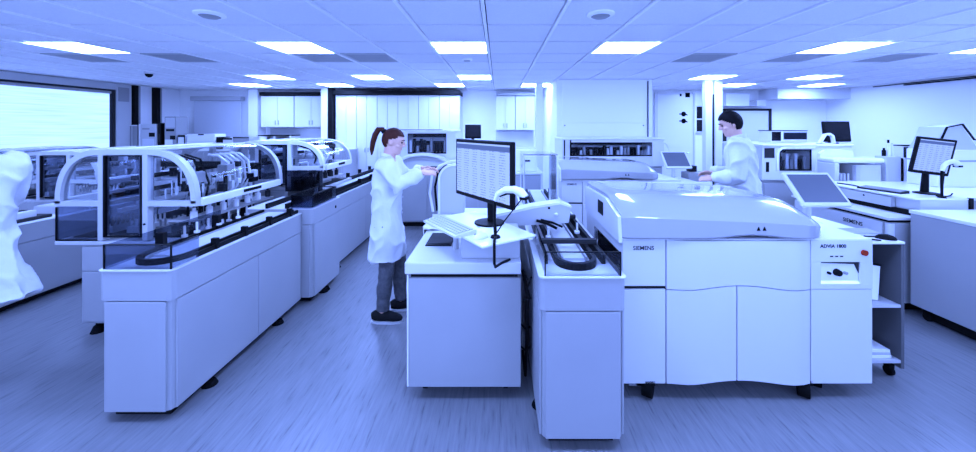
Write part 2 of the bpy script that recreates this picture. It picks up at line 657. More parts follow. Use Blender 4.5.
for (x, y, r_, lab) in [(-2.22, 2.75, .105, 'round white air diffuser with a dark core, over the clear domed analyzer'),
                        (0.79, 2.75, .105, 'round white air diffuser with a dark core, over the grey tray table'),
                        (-0.4, 4.62, .07, 'small round smoke detector beside the middle light panel')]:
    t = thing('ceiling_diffuser' if r_ > .1 else 'smoke_detector', lab, 'vent' if r_ > .1 else 'detector', (x, y, ZC - 0.012))
    part(t, 'ring', MB().tube([(0, 0, 0.008), (0, 0, -0.004), (0, 0, -0.014)], [r_, r_, r_ * .8], 28), 'grid_white', 40)
    part(t, 'core', MB().tube([(0, 0, -0.014), (0, 0, -0.024)], [r_ * .68, r_ * .5], 24), 'grey', 40)
t = thing('dome_camera', 'small black dome camera under the ceiling near the window', 'camera', (X(149, 5.7), 5.7, ZC - 0.01))
part(t, 'mount', MB().cyl(0, 0, -0.03, 0.006, 0.06), 'white', 40)
part(t, 'dome', MB().ball((0, 0, -0.035), 0.05, 0.05, 0.05), 'black', True)

# shaft in the middle of the back of the room
SX0, SX1, SY0 = 1.09, 2.85, 6.6
shaft = struct('wall_shaft', MB().box(SX0, SX1, SY0, YB, 0, ZC - 0.012), 'wall_paint')
part(shaft, 'access_panel', MB().box(SX0 + .1, SX1 - .12, SY0 - 0.02, SY0, 1.71, ZC - .08, .003), 'wall_paint')
part(shaft, 'access_panel', MB().box(SX0 + .1, SX1 - .12, SY0 - 0.02, SY0, 0.9, 1.695, .003), 'wall_paint')
for x in (SX0 + .14, SX1 - .17):
    part(shaft, 'screw', MB().tube([(x, SY0 - .026, 1.66), (x, SY0 - .018, 1.66)], .012, 8), 'dark_grey')
part(shaft, 'corner_strip', MB().box(SX1 - .09, SX1 - .075, SY0 - 0.02, SY0, 1.0, ZC - .04), 'dark_grey')
struct('trim_9', MB().box(XR - .02, XR, 5.3, 7.6, 2.475, 2.49).box(XR - .05, XR, 5.9, 7.0, 2.445, 2.465), 'black')  # black strips paint the shaded gap between right wall and ceiling
struct('trim_10', MB().box(6.35, XR, 8.1, YB, 2.27, ZC - 0.012), 'cool_wall')

# far left of the back wall: blind panel, pillars, cupboards
t = thing('wall_screen', 'pale grey pull-down screen with a grey case on the far wall', 'screen', (-6.7, 8.6, 1.3))
part(t, 'case', MB().box(-0.68, 0.55, -0.05, 0.08, 0.96, 1.06, .01), 'pale_grey')
part(t, 'cloth', MB().box(-0.62, 0.5, 0.0, 0.012, 0.05, 0.95), 'cool_wall')
part(t, 'bottom_bar', MB().box(-0.62, 0.5, -0.01, 0.02, 0.02, 0.05), 'pale_grey')
struct('trim_11', MB().box(X(248, 8.4), X(257.5, 8.4), 8.4, YB, 0, ZC - 0.012), 'bright_white')
struct('trim_12', MB().box(X(322, 8.0), X(328, 8.0), 7.95, 8.15, 0, ZC - 0.012), 'bright_white')
struct('trim_13', MB().box(X(328.2, 8.0), X(332.5, 8.0), 7.98, 8.15, 0, ZC - 0.012), 'black')
struct('trim_14', MB().box(-5.55, -3.98, 8.3, YB, 2.36, 2.44), 'black')  # black box paints the shaded gap over the wide wall cupboards
struct('trim_15', MB().box(-3.7, -0.86, 8.0, YB, 2.36, 2.45), 'black')  # the same painted gap shade, over the tall cupboards
struct('trim_16', MB().box(-0.04, 0.9, 8.3, YB, 2.36, 2.42), 'grey')


def cupboard(label, x0, x1, y0, z0, z1, cat='cupboard', group=None, knob='low'):
    t = thing('cupboard', label, cat, ((x0 + x1) / 2, y0, z0), 0, group)
    w, h = (x1 - x0) / 2, z1 - z0
    part(t, 'carcass', MB().box(-w, w, 0.02, YB - y0 - 0.002, 0, h), 'white')
    for s in (-1, 1):
        d = part(t, 'door', MB().box(s * 0.003, s * (w - 0.003), 0, 0.019, 0.004, h - 0.004, .003), 'light_panel')
        zz = 0.06 if knob == 'low' else h * .45
        part(d, 'handle', MB().box(s * 0.03, s * 0.042, -0.02, 0, zz, zz + 0.1), 'steel')
    return t


cupboard('wide wall cupboard with two pale doors beside the white pillar', -5.55, -4.78, 8.35, 1.62, 2.35, group='wall cupboards')
cupboard('wide wall cupboard with two pale doors beside the black upright', -4.76, -3.99, 8.35, 1.62, 2.35, group='wall cupboards')
for i in range(6):
    x0 = -3.68 + i * 0.47
    cupboard('tall pale storage cupboard, %s from the black upright' % ('first', 'second', 'third', 'fourth', 'fifth', 'sixth')[i], x0, x0 + 0.465, 8.1, 0.0, 2.35, group='tall storage cupboards', knob='mid')
cupboard('narrow wall cupboard with pale doors, farther from the slim white upright', -0.05, 0.40, 8.35, 1.55, 2.35, group='cupboards by the shaft')
cupboard('narrow wall cupboard with pale doors, next to the slim white upright', 0.41, 0.86, 8.35, 1.55, 2.35, group='cupboards by the shaft')
solo('wall_panel', MB().box(-0.05, 0.86, 8.6, 8.69, 1.1, 1.53, .004), 'cool_wall', 'grey splashback panel under the narrow wall cupboards', 'panel')
solo('wall_panel', MB().box(-5.5, -4.0, 8.62, 8.69, 1.12, 1.6, .004), 'pale_grey', 'grey splashback panel under the wide wall cupboards', 'panel')
solo('wall_post', MB().box(X(536, 7.2), X(543, 7.2), 7.2, 7.34, 0, ZC - 0.012, .004), 'bright_white', 'slim white upright beside the white shaft', 'post')

# back wall right: door with notices, small window, columns, second door
d = struct('door_1', MB().box(3.86, 4.72, 8.64, 8.695, 0, 2.42, .004), 'bright_white')
part(d, 'handle', MB().tube([(4.62, 8.6, 1.0), (4.5, 8.6, 1.0)], .012, 8), 'steel')
part(d, 'door_frame', MB().box(3.79, 3.86, 8.62, 8.69, 0, 2.46).box(4.72, 4.76, 8.62, 8.69, 0, 2.46), 'white')
for (px, py, w, h, lab) in [(681, 95, .045, .06, 'small black warning label high on the white door'), (688, 95, .11, .11, 'black square warning label high on the white door'),
                            (684, 114, .13, .12, 'black round hazard label in the middle of the white door'), (684, 121, .09, .1, 'black hazard label under the round one on the white door')]:
    xx, zz = X(px, 8.62), Z(py, 8.62)
    m = MB()
    if 'round' in lab:
        m.tube([(xx, 8.635, zz), (xx, 8.64, zz)], .06, 16)
        m.prism([(xx - .1, zz - .02), (xx - .02, zz), (xx - .1, zz + .02)], 'y', 8.634, 8.64)
        m.prism([(xx + .09, zz - .04), (xx + .02, zz), (xx + .09, zz + .0)], 'y', 8.634, 8.64)
    else:
        m.box(xx - w / 2, xx + w / 2, 8.634, 8.64, zz - h / 2, zz + h / 2)
    solo('door_label', m, 'ink', lab, 'label')
w = struct('window_2', MB().ribbon([(4.71 + .07, 1.5), (5.08, 1.5), (5.08, 2.14), (4.78, 2.14)], .05, 'y', 8.63, 8.7, True).box(4.8, 5.06, 8.64, 8.69, 1.80, 1.83), 'bright_white')
part(w, 'pane', MB().box(4.8, 5.06, 8.66, 8.69, 1.52, 1.80), 'screen_dark')
part(w, 'pane', MB().box(4.8, 5.06, 8.66, 8.69, 1.83, 2.12), 'screen_dark')
t = thing('service_column', 'pair of slim white floor-to-ceiling posts with a dark gap behind the man', 'column', (X(714, 6.7), 6.7, 0))
part(t, 'post', MB().box(-.155, -.03, 0, .12, 0, ZC - .013, .006), 'bright_white')
part(t, 'post', MB().box(.03, .165, 0, .12, 0, ZC - .013, .006), 'bright_white')
part(t, 'gap_strip', MB().box(-.03, .03, .04, .1, 0, 2.25), 'dark_grey')  # dark strip filling the gap between the posts
d = struct('door_2', MB().box(5.52, 6.55, 8.64, 8.695, 0, 2.02, .004), 'light_panel')
part(d, 'door_frame', MB().box(5.46, 5.52, 8.62, 8.69, 0, 2.06).box(6.55, 6.61, 8.62, 8.69, 0, 2.06).box(5.46, 6.61, 8.62, 8.69, 2.02, 2.07), 'dark_grey')
part(d, 'handle', MB().tube([(5.62, 8.6, 1.0), (5.74, 8.6, 1.0)], .012, 8), 'steel')
t = thing('wall_box', 'grey ventilation box with a dark end above the far door', 'ventilation box', (5.85, 8.45, 2.12))
part(t, 'housing', MB().box(-.45, .1, 0, .24, 0, .3, .006), 'cool_wall')
part(t, 'end_cap', MB().box(.1, .28, 0, .24, 0, .13, .004), 'grey')
part(t, 'pale_end', MB().box(.28, .5, 0, .24, 0, .15, .004), 'bright_white')
# ------------------------------------------------------------------ sample track benches
def chamfered(x0, x1, y0, y1, c):
    return [(x0 + c, y0), (x1 - c, y0), (x1 - c * .3, y0 + c * .3), (x1, y0 + c), (x1, y1), (x0, y1), (x0, y0 + c), (x0 + c * .3, y0 + c * .3)]


def track_bench(label, x0, x1, y0, y1, ztop, seams, c=0.03, zb=0.06, zband=None, feet=True, front_panel=True, group=None):
    cx = (x0 + x1) / 2
    t = thing('track_bench', label, 'lab bench', (cx, y0, 0), 0, group)
    a, b, L = x0 - cx, x1 - cx, y1 - y0
    zband = zband or ztop - 0.17
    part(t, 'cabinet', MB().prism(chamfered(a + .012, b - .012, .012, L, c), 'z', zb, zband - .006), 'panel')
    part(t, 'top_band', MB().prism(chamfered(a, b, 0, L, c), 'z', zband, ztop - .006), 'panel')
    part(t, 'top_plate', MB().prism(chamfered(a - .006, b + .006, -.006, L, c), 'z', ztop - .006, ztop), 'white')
    part(t, 'plinth', MB().box(a + .05, b - .05, .05, L, .012, zb), 'black')
    ys = [c + .004] + [s - y0 for s in seams] + [L - .004]
    for p, q in zip(ys[:-1], ys[1:]):
        for s, xx in ((1, b), (-1, a)):
            part(t, 'side_panel', MB().box(xx - s * .012, xx, p + .002, q - .002, zb + .002, zband - .008, .003), 'panel')
    if front_panel:
        part(t, 'front_panel', MB().box(a + c + .006, b - c - .006, 0.0, .012, zb + .002, zband - .008, .003), 'panel')
    if feet:
        for yy in (.3, L - .3):
            for s, xx in ((1, b - .03), (-1, a + .03)):
                part(t, 'levelling_foot', MB().cyl(xx, yy, 0, .03, .045, 14, .03).cyl(xx, yy, .03, zb + .01, .014, 8), 'rubber')
    return t


def belt(root, path, w, z0, z1, closed=False, mat='black', name='belt'):
    return part(root, name, MB().ribbon(path, w, 'z', z0, z1, closed), mat)


def u_path(xa, xb, y0, y1, n=10):
    r = (xb - xa) / 2
    return [(xa, y1)] + [((xa + xb) / 2 + r * math.cos(PI + PI * i / n), y0 + r + r * math.sin(PI + PI * i / n)) for i in range(n + 1)] + [(xb, y1)]


# left track: near module with the turn-back loop
ZT = 0.85
m1 = track_bench('white sample track bench whose belt turns back behind a smoked guard', -2.222, -1.81, 1.98, 3.285, ZT, [2.70])
cx = (-2.222 - 1.81) / 2
belt(m1, u_path(-.135, .135, .07, 1.295), .018, ZT, ZT + .035)
belt(m1, u_path(-.098, .098, .105, 1.295), .010, ZT, ZT + .02, mat='grey', name='belt_guide')
belt(m1, [(.178, .2), (.178, 1.295)], .010, ZT, ZT + .03, name='side_rail')
part(m1, 'track_bed', MB().box(-.09, .09, .2, 1.295, ZT, ZT + .012), 'pale_grey')
for yy in (.35, .62, .9, 1.18):
    part(m1, 'bracket', MB().box(.150, .19, yy - .012, yy + .012, ZT, ZT + .07), 'black')
for yy in (.3, .75):
    part(m1, 'bracket', MB().box(-.16, -.11, yy - .015, yy + .015, ZT, ZT + .12), 'black')
part(m1, 'guard_pane', MB().box(-.185, .19, .012, .017, ZT, ZT + .135), 'tinted')
part(m1, 'guard_pane', MB().box(-.185, -.18, .017, .85, ZT, ZT + .135), 'tinted')
part(m1, 'guard_pane', MB().box(.185, .19, .017, .20, ZT, ZT + .135), 'tinted')
part(m1, 'guard_edge', MB().box(-.187, .192, .010, .019, ZT + .135, ZT + .139).box(-.187, -.183, .010, .019, ZT, ZT + .137).box(.187, .192, .010, .019, ZT, ZT + .137), 'black')
for k in range(7):
    part(m1, 'tube_carrier', MB().cyl(-.117, .45 + .1 * k, ZT + .045, ZT + .06, .018, 10).cyl(-.117, .45 + .1 * k, ZT + .06, ZT + .12, .007, 8), 'white' if k % 2 else 'grey')
m2 = track_bench('wider white track bench module with a small round mark and smoked bin', -2.33, -1.71, 3.30, 3.86, 0.885, [], zband=.74)
part(m2, 'bin', MB().box(.10, .30, .01, .5, .885, .895).box(.10, .30, .01, .02, .895, 1.0).box(.29, .30, .02, .5, .895, 1.0).box(.10, .11, .02, .5, .895, 1.0), 'tinted')
part(m2, 'bin_rim', MB().ribbon([(.105, .015), (.295, .015), (.295, .495), (.105, .495)], .012, 'z', 1.0, 1.01, True), 'black')
part(m2, 'round_mark', MB().tube([(.305, .46, .80), (.312, .46, .80)], .016, 12), 'ink')
belt(m2, [(-.12, .0), (-.12, .56)], .022, .885, .93)
belt(m2, [(.06, .0), (.06, .56)], .022, .885, .93)
m3 = track_bench('long white track bench running back past the woman', -2.28, -1.85, 3.87, 7.2, 0.84, [5.0, 6.1], front_panel=False)
belt(m3, [(-.13, .02), (-.13, 3.3)], .025, .84, .90)
belt(m3, [(.13, .02), (.13, 3.3)], .025, .84, .90)
belt(m3, [(.19, .02), (.19, 3.3)], .012, .84, .87, name='side_rail')
part(m3, 'track_bed', MB().box(-.1, .1, .02, 3.3, .84, .855), 'pale_grey')
for k in range(6):
    part(m3, 'bracket', MB().box(.15, .20, 1.0 + .45 * k, 1.02 + .45 * k, .84, .93), 'black')
    part(m3, 'bracket', MB().box(-.2, -.15, 1.0 + .45 * k, 1.02 + .45 * k, .84, .95), 'black')

# middle track in front of the big analyzer
m4 = track_bench('narrow white track bench with a U-shaped belt beside the big analyzer', X(540, 1.81), X(626, 1.81), 1.81, 4.3, 0.884, [2.9], c=.022)
Z4 = .884
belt(m4, u_path(-.105, .105, .085, 2.3), .024, Z4, Z4 + .04)
belt(m4, [(-.165, .17), (-.165, 2.3)], .022, Z4, Z4 + .05, name='side_rail')
belt(m4, [(.155, .17), (.155, 2.3)], .022, Z4, Z4 + .05, name='side_rail')
belt(m4, [(-.068, .20), (-.068, 2.3)], .010, Z4, Z4 + .03, mat='grey', name='belt_guide')
belt(m4, [(.068, .20), (.068, 2.3)], .010, Z4, Z4 + .03, mat='grey', name='belt_guide')
part(m4, 'track_bed', MB().box(-.06, .06, .22, 2.3, Z4, Z4 + .015), 'pale_grey')
for yy in (.36, .95, 1.15):
    part(m4, 'cross_bar', MB().box(-.17, .17, yy, yy + .035, Z4 + .05, Z4 + .075), 'dark_grey')
for k in (0, 1, 4, 5):
    part(m4, 'tube_carrier', MB().cyl(.105 if k % 2 else -.105, .5 + .11 * k, Z4 + .04, Z4 + .055, .018, 10).cyl(.105 if k % 2 else -.105, .5 + .11 * k, Z4 + .055, Z4 + .11, .007, 8), 'white')
for a, b, c_, d_ in ((-.19, .195, .012, .017), (-.19, -.185, .017, .5), (.19, .195, .017, .5)):
    part(m4, 'guard_pane', MB().box(a, b, c_, d_, Z4, Z4 + .12), 'clear')
part(m4, 'guard_edge', MB().box(-.192, .197, .010, .019, Z4 + .12, Z4 + .124).box(.193, .198, .010, .018, Z4, Z4 + .12).box(-.193, -.188, .010, .018, Z4, Z4 + .12), 'black')


# ------------------------------------------------------------------ domed track analyzers (arched frame, clear hood)
def domed_analyzer(label, xl, xc1, xc2, xr, y0, y1, zdeck, zrail, zroof, body, low_box=True, detail=1, hood='clear', frame='pale_grey'):
    cx = (xc1 + xc2) / 2
    t = thing('domed_analyzer', label, 'analyzer', (cx, y0, 0))
    L = y1 - y0
    xl, xc1, xc2, xr = (v - cx for v in (xl, xc1, xc2, xr))
    w = 0.042

    def left_arch(off=0):
        return [(xl + off, zrail)] + [(xc1 - (xc1 - xl - off) * math.cos(a) ** .8, zrail + (zroof - off - zrail) * math.sin(a) ** .85) for a in [PI / 2 * (i + 1) / 10 for i in range(10)]]

    def right_arch(off=0):
        return [(xr - off, zrail)] + [(xc2 + (xr - off - xc2) * math.cos(a) ** .8, zrail + (zroof - off - zrail) * math.sin(a) ** .85) for a in [PI / 2 * (i + 1) / 10 for i in range(10)]]
    for ya, yb in ((0, .05), (L - .05, L)):
        fr = part(t, 'end_frame', MB().ribbon(left_arch(w / 2), w, 'y', ya, yb).ribbon(right_arch(w / 2), w, 'y', ya, yb)
                  .box(xc1 - w / 2, xc1 + w / 2, ya - .002, yb, zdeck, zroof, .004).box(xc2 - w / 2, xc2 + w / 2, ya - .002, yb, zdeck, zroof, .004)
                  .box(xc1, xc2, ya, yb, zroof - w, zroof)
                  .box(xl, xc1, ya, yb, zrail - w / 2, zrail + w / 2).box(xc2, xr, ya, yb, zrail - w / 2, zrail + w / 2), frame)
        if ya == 0:
            part(fr, 'door_lock', MB().tube([(xc2, -.008, zdeck + .13), (xc2, .002, zdeck + .13)], .009, 8), 'black')
    part(t, 'side_rail', MB().box(xr - .03, xr + .015, .05, L - .05, zrail - .03, zrail + .035, .008), 'bright_white')
    part(t, 'rail_handle', MB().box(xr + .012, xr + .022, L * .45, L * .66, zrail - .004, zrail + .022), 'black')
    part(t, 'side_rail', MB().box(xl - .015, xl + .03, .05, L - .05, zrail - .03, zrail + .035, .008), 'bright_white')
    part(t, 'roof', MB().box(xc1, xc2, .05, L - .05, zroof - .02, zroof - .004), 'white')
    part(t, 'roof_beam', MB().box(xc2 - .02, xc2 + .02, .05, L - .05, zroof - .012, zroof + .006), 'bright_white')
    part(t, 'roof_beam', MB().box(xc1 - .02, xc1 + .02, .05, L - .05, zroof - .012, zroof + .006), 'bright_white')
    for nm, pth in (('hood_cover', left_arch(.006)), ('hood_cover', right_arch(.006))):
        part(t, nm, MB().grid([[(q[0], .05, q[1]) for q in pth], [(q[0], L - .05, q[1]) for q in pth]]), hood, 60)
    part(t, 'end_window', MB().box(xc1 + w / 2, xc2 - w / 2, .02, .026, zdeck + .04, zroof - w), 'tinted')
    for a0, b0 in ((left_arch(w), xc1), (right_arch(w), xc2)):
        pts = [(p[0], p[1]) for p in a0] + [(b0, zrail)]
        part(t, 'arch_window', MB().prism(pts, 'y', .024, .028), 'clear')
    if low_box:
        for a, b in ((xl, xc1 - w / 2),):
            part(t, 'low_window', MB().box(a, b, .012, .018, zdeck, zrail - w / 2), 'tinted')
            part(t, 'low_window', MB().box(a, a + .006, .02, L, zdeck, zrail - .03), 'tinted')
            part(t, 'window_edge', MB().box(a, b, .008, .02, zdeck - .006, zdeck + .004).box(a - .004, a + .004, .008, .02, zdeck, zrail - .03), 'black')
    part(t, 'deck', MB().box(xl, xr, 0.0 if low_box else .03, L, zdeck - .035, zdeck - .006, .004), 'pale_grey')
    part(t, 'deck_mat', MB().box(xl + .03, xr - .03, .1, L - .06, zdeck - .006, zdeck + .004), 'dark_grey')
    bx0, bx1 = body[0] - cx, body[1] - cx
    bd = part(t, 'cabinet', MB().box(bx0, bx1, .02, L, .09, zdeck - .035, .006), 'panel')
    part(bd, 'front_panel', MB().box(bx0 + .02, bx1 - .02, .008, .02, .11, .50, .003).box(bx0 + .02, bx1 - .02, .008, .02, .51, zdeck - .05, .003), 'panel')
    for xx in (bx0 + .08, bx1 - .08):
        for yy in (.07, L - .1):
            part(t, 'foot', MB().cyl(xx, yy, 0, .05, .05, 12, .03).cyl(xx, yy, .05, .1, .016, 8), 'rubber')
    # mechanism
    rnd = random.Random(int(1000 * abs(xl + y0)))
    wx = xr - xl
    part(t, 'back_panel', MB().box(xl + .08, xc1 + .1, L - .12, L - .1, zdeck, zrail + .1), 'grey')
    for zz in (zrail + .06, zrail + .22):
        part(t, 'gantry_rail', MB().box(xl + .08, xr - .12, L * .55, L * .55 + .045, zz, zz + .05, .004), 'bright_white' if zz < zrail + .1 else 'dark_grey')
    for k in range(3):
        xx = xl + wx * (.2 + .3 * k)
        g = part(t, 'gripper_arm', MB().box(xx - .03, xx + .03, L * .55 - .05, L * .55, zdeck + .12, zrail + .30, .008), 'bright_white')
        part(g, 'gripper', MB().tube([(xx - .02, L * .55 - .03, zdeck + .14), (xx - .02, L * .55 - .03, zdeck + .04)], .007, 6).tube([(xx + .02, L * .55 - .03, zdeck + .14), (xx + .02, L * .55 - .03, zdeck + .04)], .007, 6), 'steel')
        part(g, 'motor', MB().cyl(xx, L * .55 - .08, zrail, zrail + .09, .032, 12), 'black')
    for k in range(4):
        xx = xl + wx * (.12 + .22 * k)
        r_ = part(t, 'tube_rack', MB().box(xx, xx + .13, .18, .44, zdeck + .004, zdeck + .06, .004), rnd.choice(['white', 'grey', 'pale_grey']))
        m_ = MB()
        for a in range(3):
            for b in range(6):
                m_.cyl(xx + .025 + .04 * a, .2 + .042 * b, zdeck + .06, zdeck + .10 + .02 * rnd.random(), .008, 6)
        part(r_, 'tube_tops', m_, 'bright_white' if k % 2 else 'grey')['kind'] = 'stuff'
    # long rails and bright carriers running back through the machine
    for k, (fx, fz, mt) in enumerate([(.16, .10, 'bright_white'), (.24, .20, 'black'), (.36, .05, 'bright_white'), (.42, .26, 'dark_grey'), (.50, .14, 'bright_white'), (.55, .34, 'white'), (.46, .42, 'black'), (.30, .38, 'pale_grey')]):
        xx, zz = xl + wx * fx, zdeck + (zroof - zdeck) * (fz + .22)
        part(t, 'long_rail', MB().box(xx - .018, xx + .018, .10, L - .1, zz, zz + .035, .004), mt)
    part(t, 'door_edge', MB().ribbon([(xc1 + w / 2 + .008, zdeck + .03), (xc2 - w / 2 - .008, zdeck + .03), (xc2 - w / 2 - .008, zroof - w - .008), (xc1 + w / 2 + .008, zroof - w - .008)], .014, 'y', -.003, .02, True), 'black')
    part(t, 'door_column', MB().box(xc2 - .11, xc2 - .04, .06, .12, zdeck, zroof - .06, .004), 'grey')
    for k in range(int(34 * detail)):
        xx = xr - .08 - .30 * rnd.random()
        yy = .08 + (L - .2) * rnd.random()
        top = zrail + (.02 + .24 * rnd.random()) * (1 - .5 * max(0, xx - xr + .2) / .2)
        mt = rnd.choice(['black', 'black', 'bright_white', 'bright_white', 'steel', 'white'])
        kind = rnd.random()
        if kind < .4:
            s_ = .010 + .018 * rnd.random()
            part(t, 'valve', MB().box(xx - s_, xx + s_, yy - s_, yy + s_, top - .05, top + .02, .004), mt)
        elif kind < .75:
            part(t, 'nozzle', MB().cyl(xx, yy, top - .12, top, .007 + .006 * rnd.random(), 8), mt)
        else:
            part(t, 'wire', MB().tube([(xx, yy, top - .06), (xx + .02, yy + .04, top + .02), (xx - .02, yy + .08, top + .03), (xx - .04, yy + .12, top - .05)], .006, 6), mt, True)
    # right half, seen through the clear hood: pipetting towers, hoses, blocks
    for k in range(int(6 * detail)):
        yy = .12 + (L - .3) * k / max(1, 6 * detail - 1)
        xx = xr - .16 - .09 * (k % 2)
        hh = zrail + .02 + .2 * rnd.random()
        part(t, 'block', MB().box(xx - .035, xx + .035, yy - .035, yy + .035, zdeck + .004, zdeck + .08 + .1 * rnd.random(), .006), rnd.choice(['black', 'dark_grey', 'white']))
        part(t, 'tower', MB().cyl(xx + .01, yy + .05, zdeck, hh, .016, 8), rnd.choice(['bright_white', 'steel', 'black']))
        part(t, 'head', MB().box(xx - .03, xx + .06, yy + .0, yy + .1, hh - .05, hh + .04, .008), rnd.choice(['black', 'bright_white', 'grey']))
    for k in range(int(5 * detail)):
        yy = L * (.45 + .06 * k)
        pth = [(xr - .30, yy - .02, zroof - .08), (xr - .22, yy, zroof - .09), (xr - .15, yy + .02, zroof - .16), (xr - .13, yy + .02, zrail + .10), (xr - .17, yy, zrail + .01), (xr - .26, yy - .04, zrail - .03)]
        part(t, 'hose', MB().tube(pth, .012, 8), 'bright_white' if k % 2 == 0 else 'pale_grey', True)
    for k in range(int(4 * detail)):
        yy = .1 + .06 * k
        part(t, 'cable', MB().tube([(xr - .33, yy, zroof - .06), (xr - .2, yy, zroof - .10), (xr - .14, yy + .02, zrail + .12), (xr - .2, yy + .06, zrail - .02), (xr - .24, yy + .1, zdeck + .05)], .009, 6), 'black', True)
    part(t, 'inner_screen', MB().box(xr - .3, xr - .285, L * .6, L * .8, zdeck + .02, zroof - .14), 'pale_grey')
    part(t, 'tray', MB().box(xr - .28, xr - .05, .06, L - .08, zrail - .16, zrail - .145), 'grey')
    for k in range(int(7 * detail)):
        yy = .1 + (L - .2) * k / max(1, 7 * detail - 1)
        part(t, 'reagent_bottle', MB().cyl(xr - .1, yy, zrail - .145, zrail - .08, .024, 10).cyl(xr - .1, yy, zrail - .08, zrail - .055, .013, 8), rnd.choice(['white', 'black', 'bright_white', 'dark_grey']))
    return t


domed_analyzer('white arched analyzer with a large clear hood behind the near track bench', -3.48, -3.12, -2.77, -2.37, 2.80, 3.93, .75, 1.04, 1.465, (-3.29, -2.45))
domed_analyzer('smaller white arched analyzer with a dark boxed window next to the woman', -3.05, -2.69, -2.33, -1.945, 3.98, 4.75, .97, 1.18, 1.485, (-3.0, -2.36), low_box=False, detail=.7, frame='bright_white')
x0 = X(8, 4.3)
domed_analyzer('white arched analyzer standing in the row under the window blind', x0, x0 + .36, x0 + .72, x0 + 1.1, 4.3, 5.5, .76, .98, 1.34, (x0 + .05, x0 + 1.0), low_box=False, detail=.7)
domed_analyzer('white arched analyzer at the end of the row beyond the passer-by', x0 - 1.15, x0 - .79, x0 - .43, x0 - .05, 4.3, 5.5, .76, .98, 1.34, (x0 - 1.1, x0 - .15), low_box=False, detail=.7)
# dark boxed window of the smaller analyzer hangs over the track
t = thing('sample_window_box', 'dark smoked box with a black edge under the smaller arched analyzer', 'box', (-2.13, 3.90, .94))
part(t, 'box_pane', MB().box(-.19, .18, 0, .006, 0, .22), 'smoked')
part(t, 'box_pane', MB().box(.174, .18, .006, .07, 0, .22), 'smoked')
part(t, 'box_edge', MB().ribbon([(-.19, 0.0), (.18, 0.0), (.18, .22), (-.19, .22)], .012, 'y', -.002, .004, True), 'black')
part(t, 'rack', MB().box(-.15, .12, .03, .06, .005, .15, .004), 'dark_grey')
# bench in front of the analyzers under the window
t = track_bench('long white bench with a plain side across the aisle from the arched analyzer', -4.95, -4.35, 2.35, 4.25, .75, [3.1], group=None)
part(t, 'tray', MB().box(-.15, .22, .3, 1.2, .75, .78, .004), 'dark_grey')
part(t, 'rack', MB().box(-.1, .2, 1.3, 1.7, .75, .83, .004), 'pale_grey')
for k in range(4):
    part(t, 'sample_rack', MB().box(-.12 + .085 * k, -.06 + .085 * k, .4, 1.1, .78, .84, .004), 'white' if k % 2 else 'black')


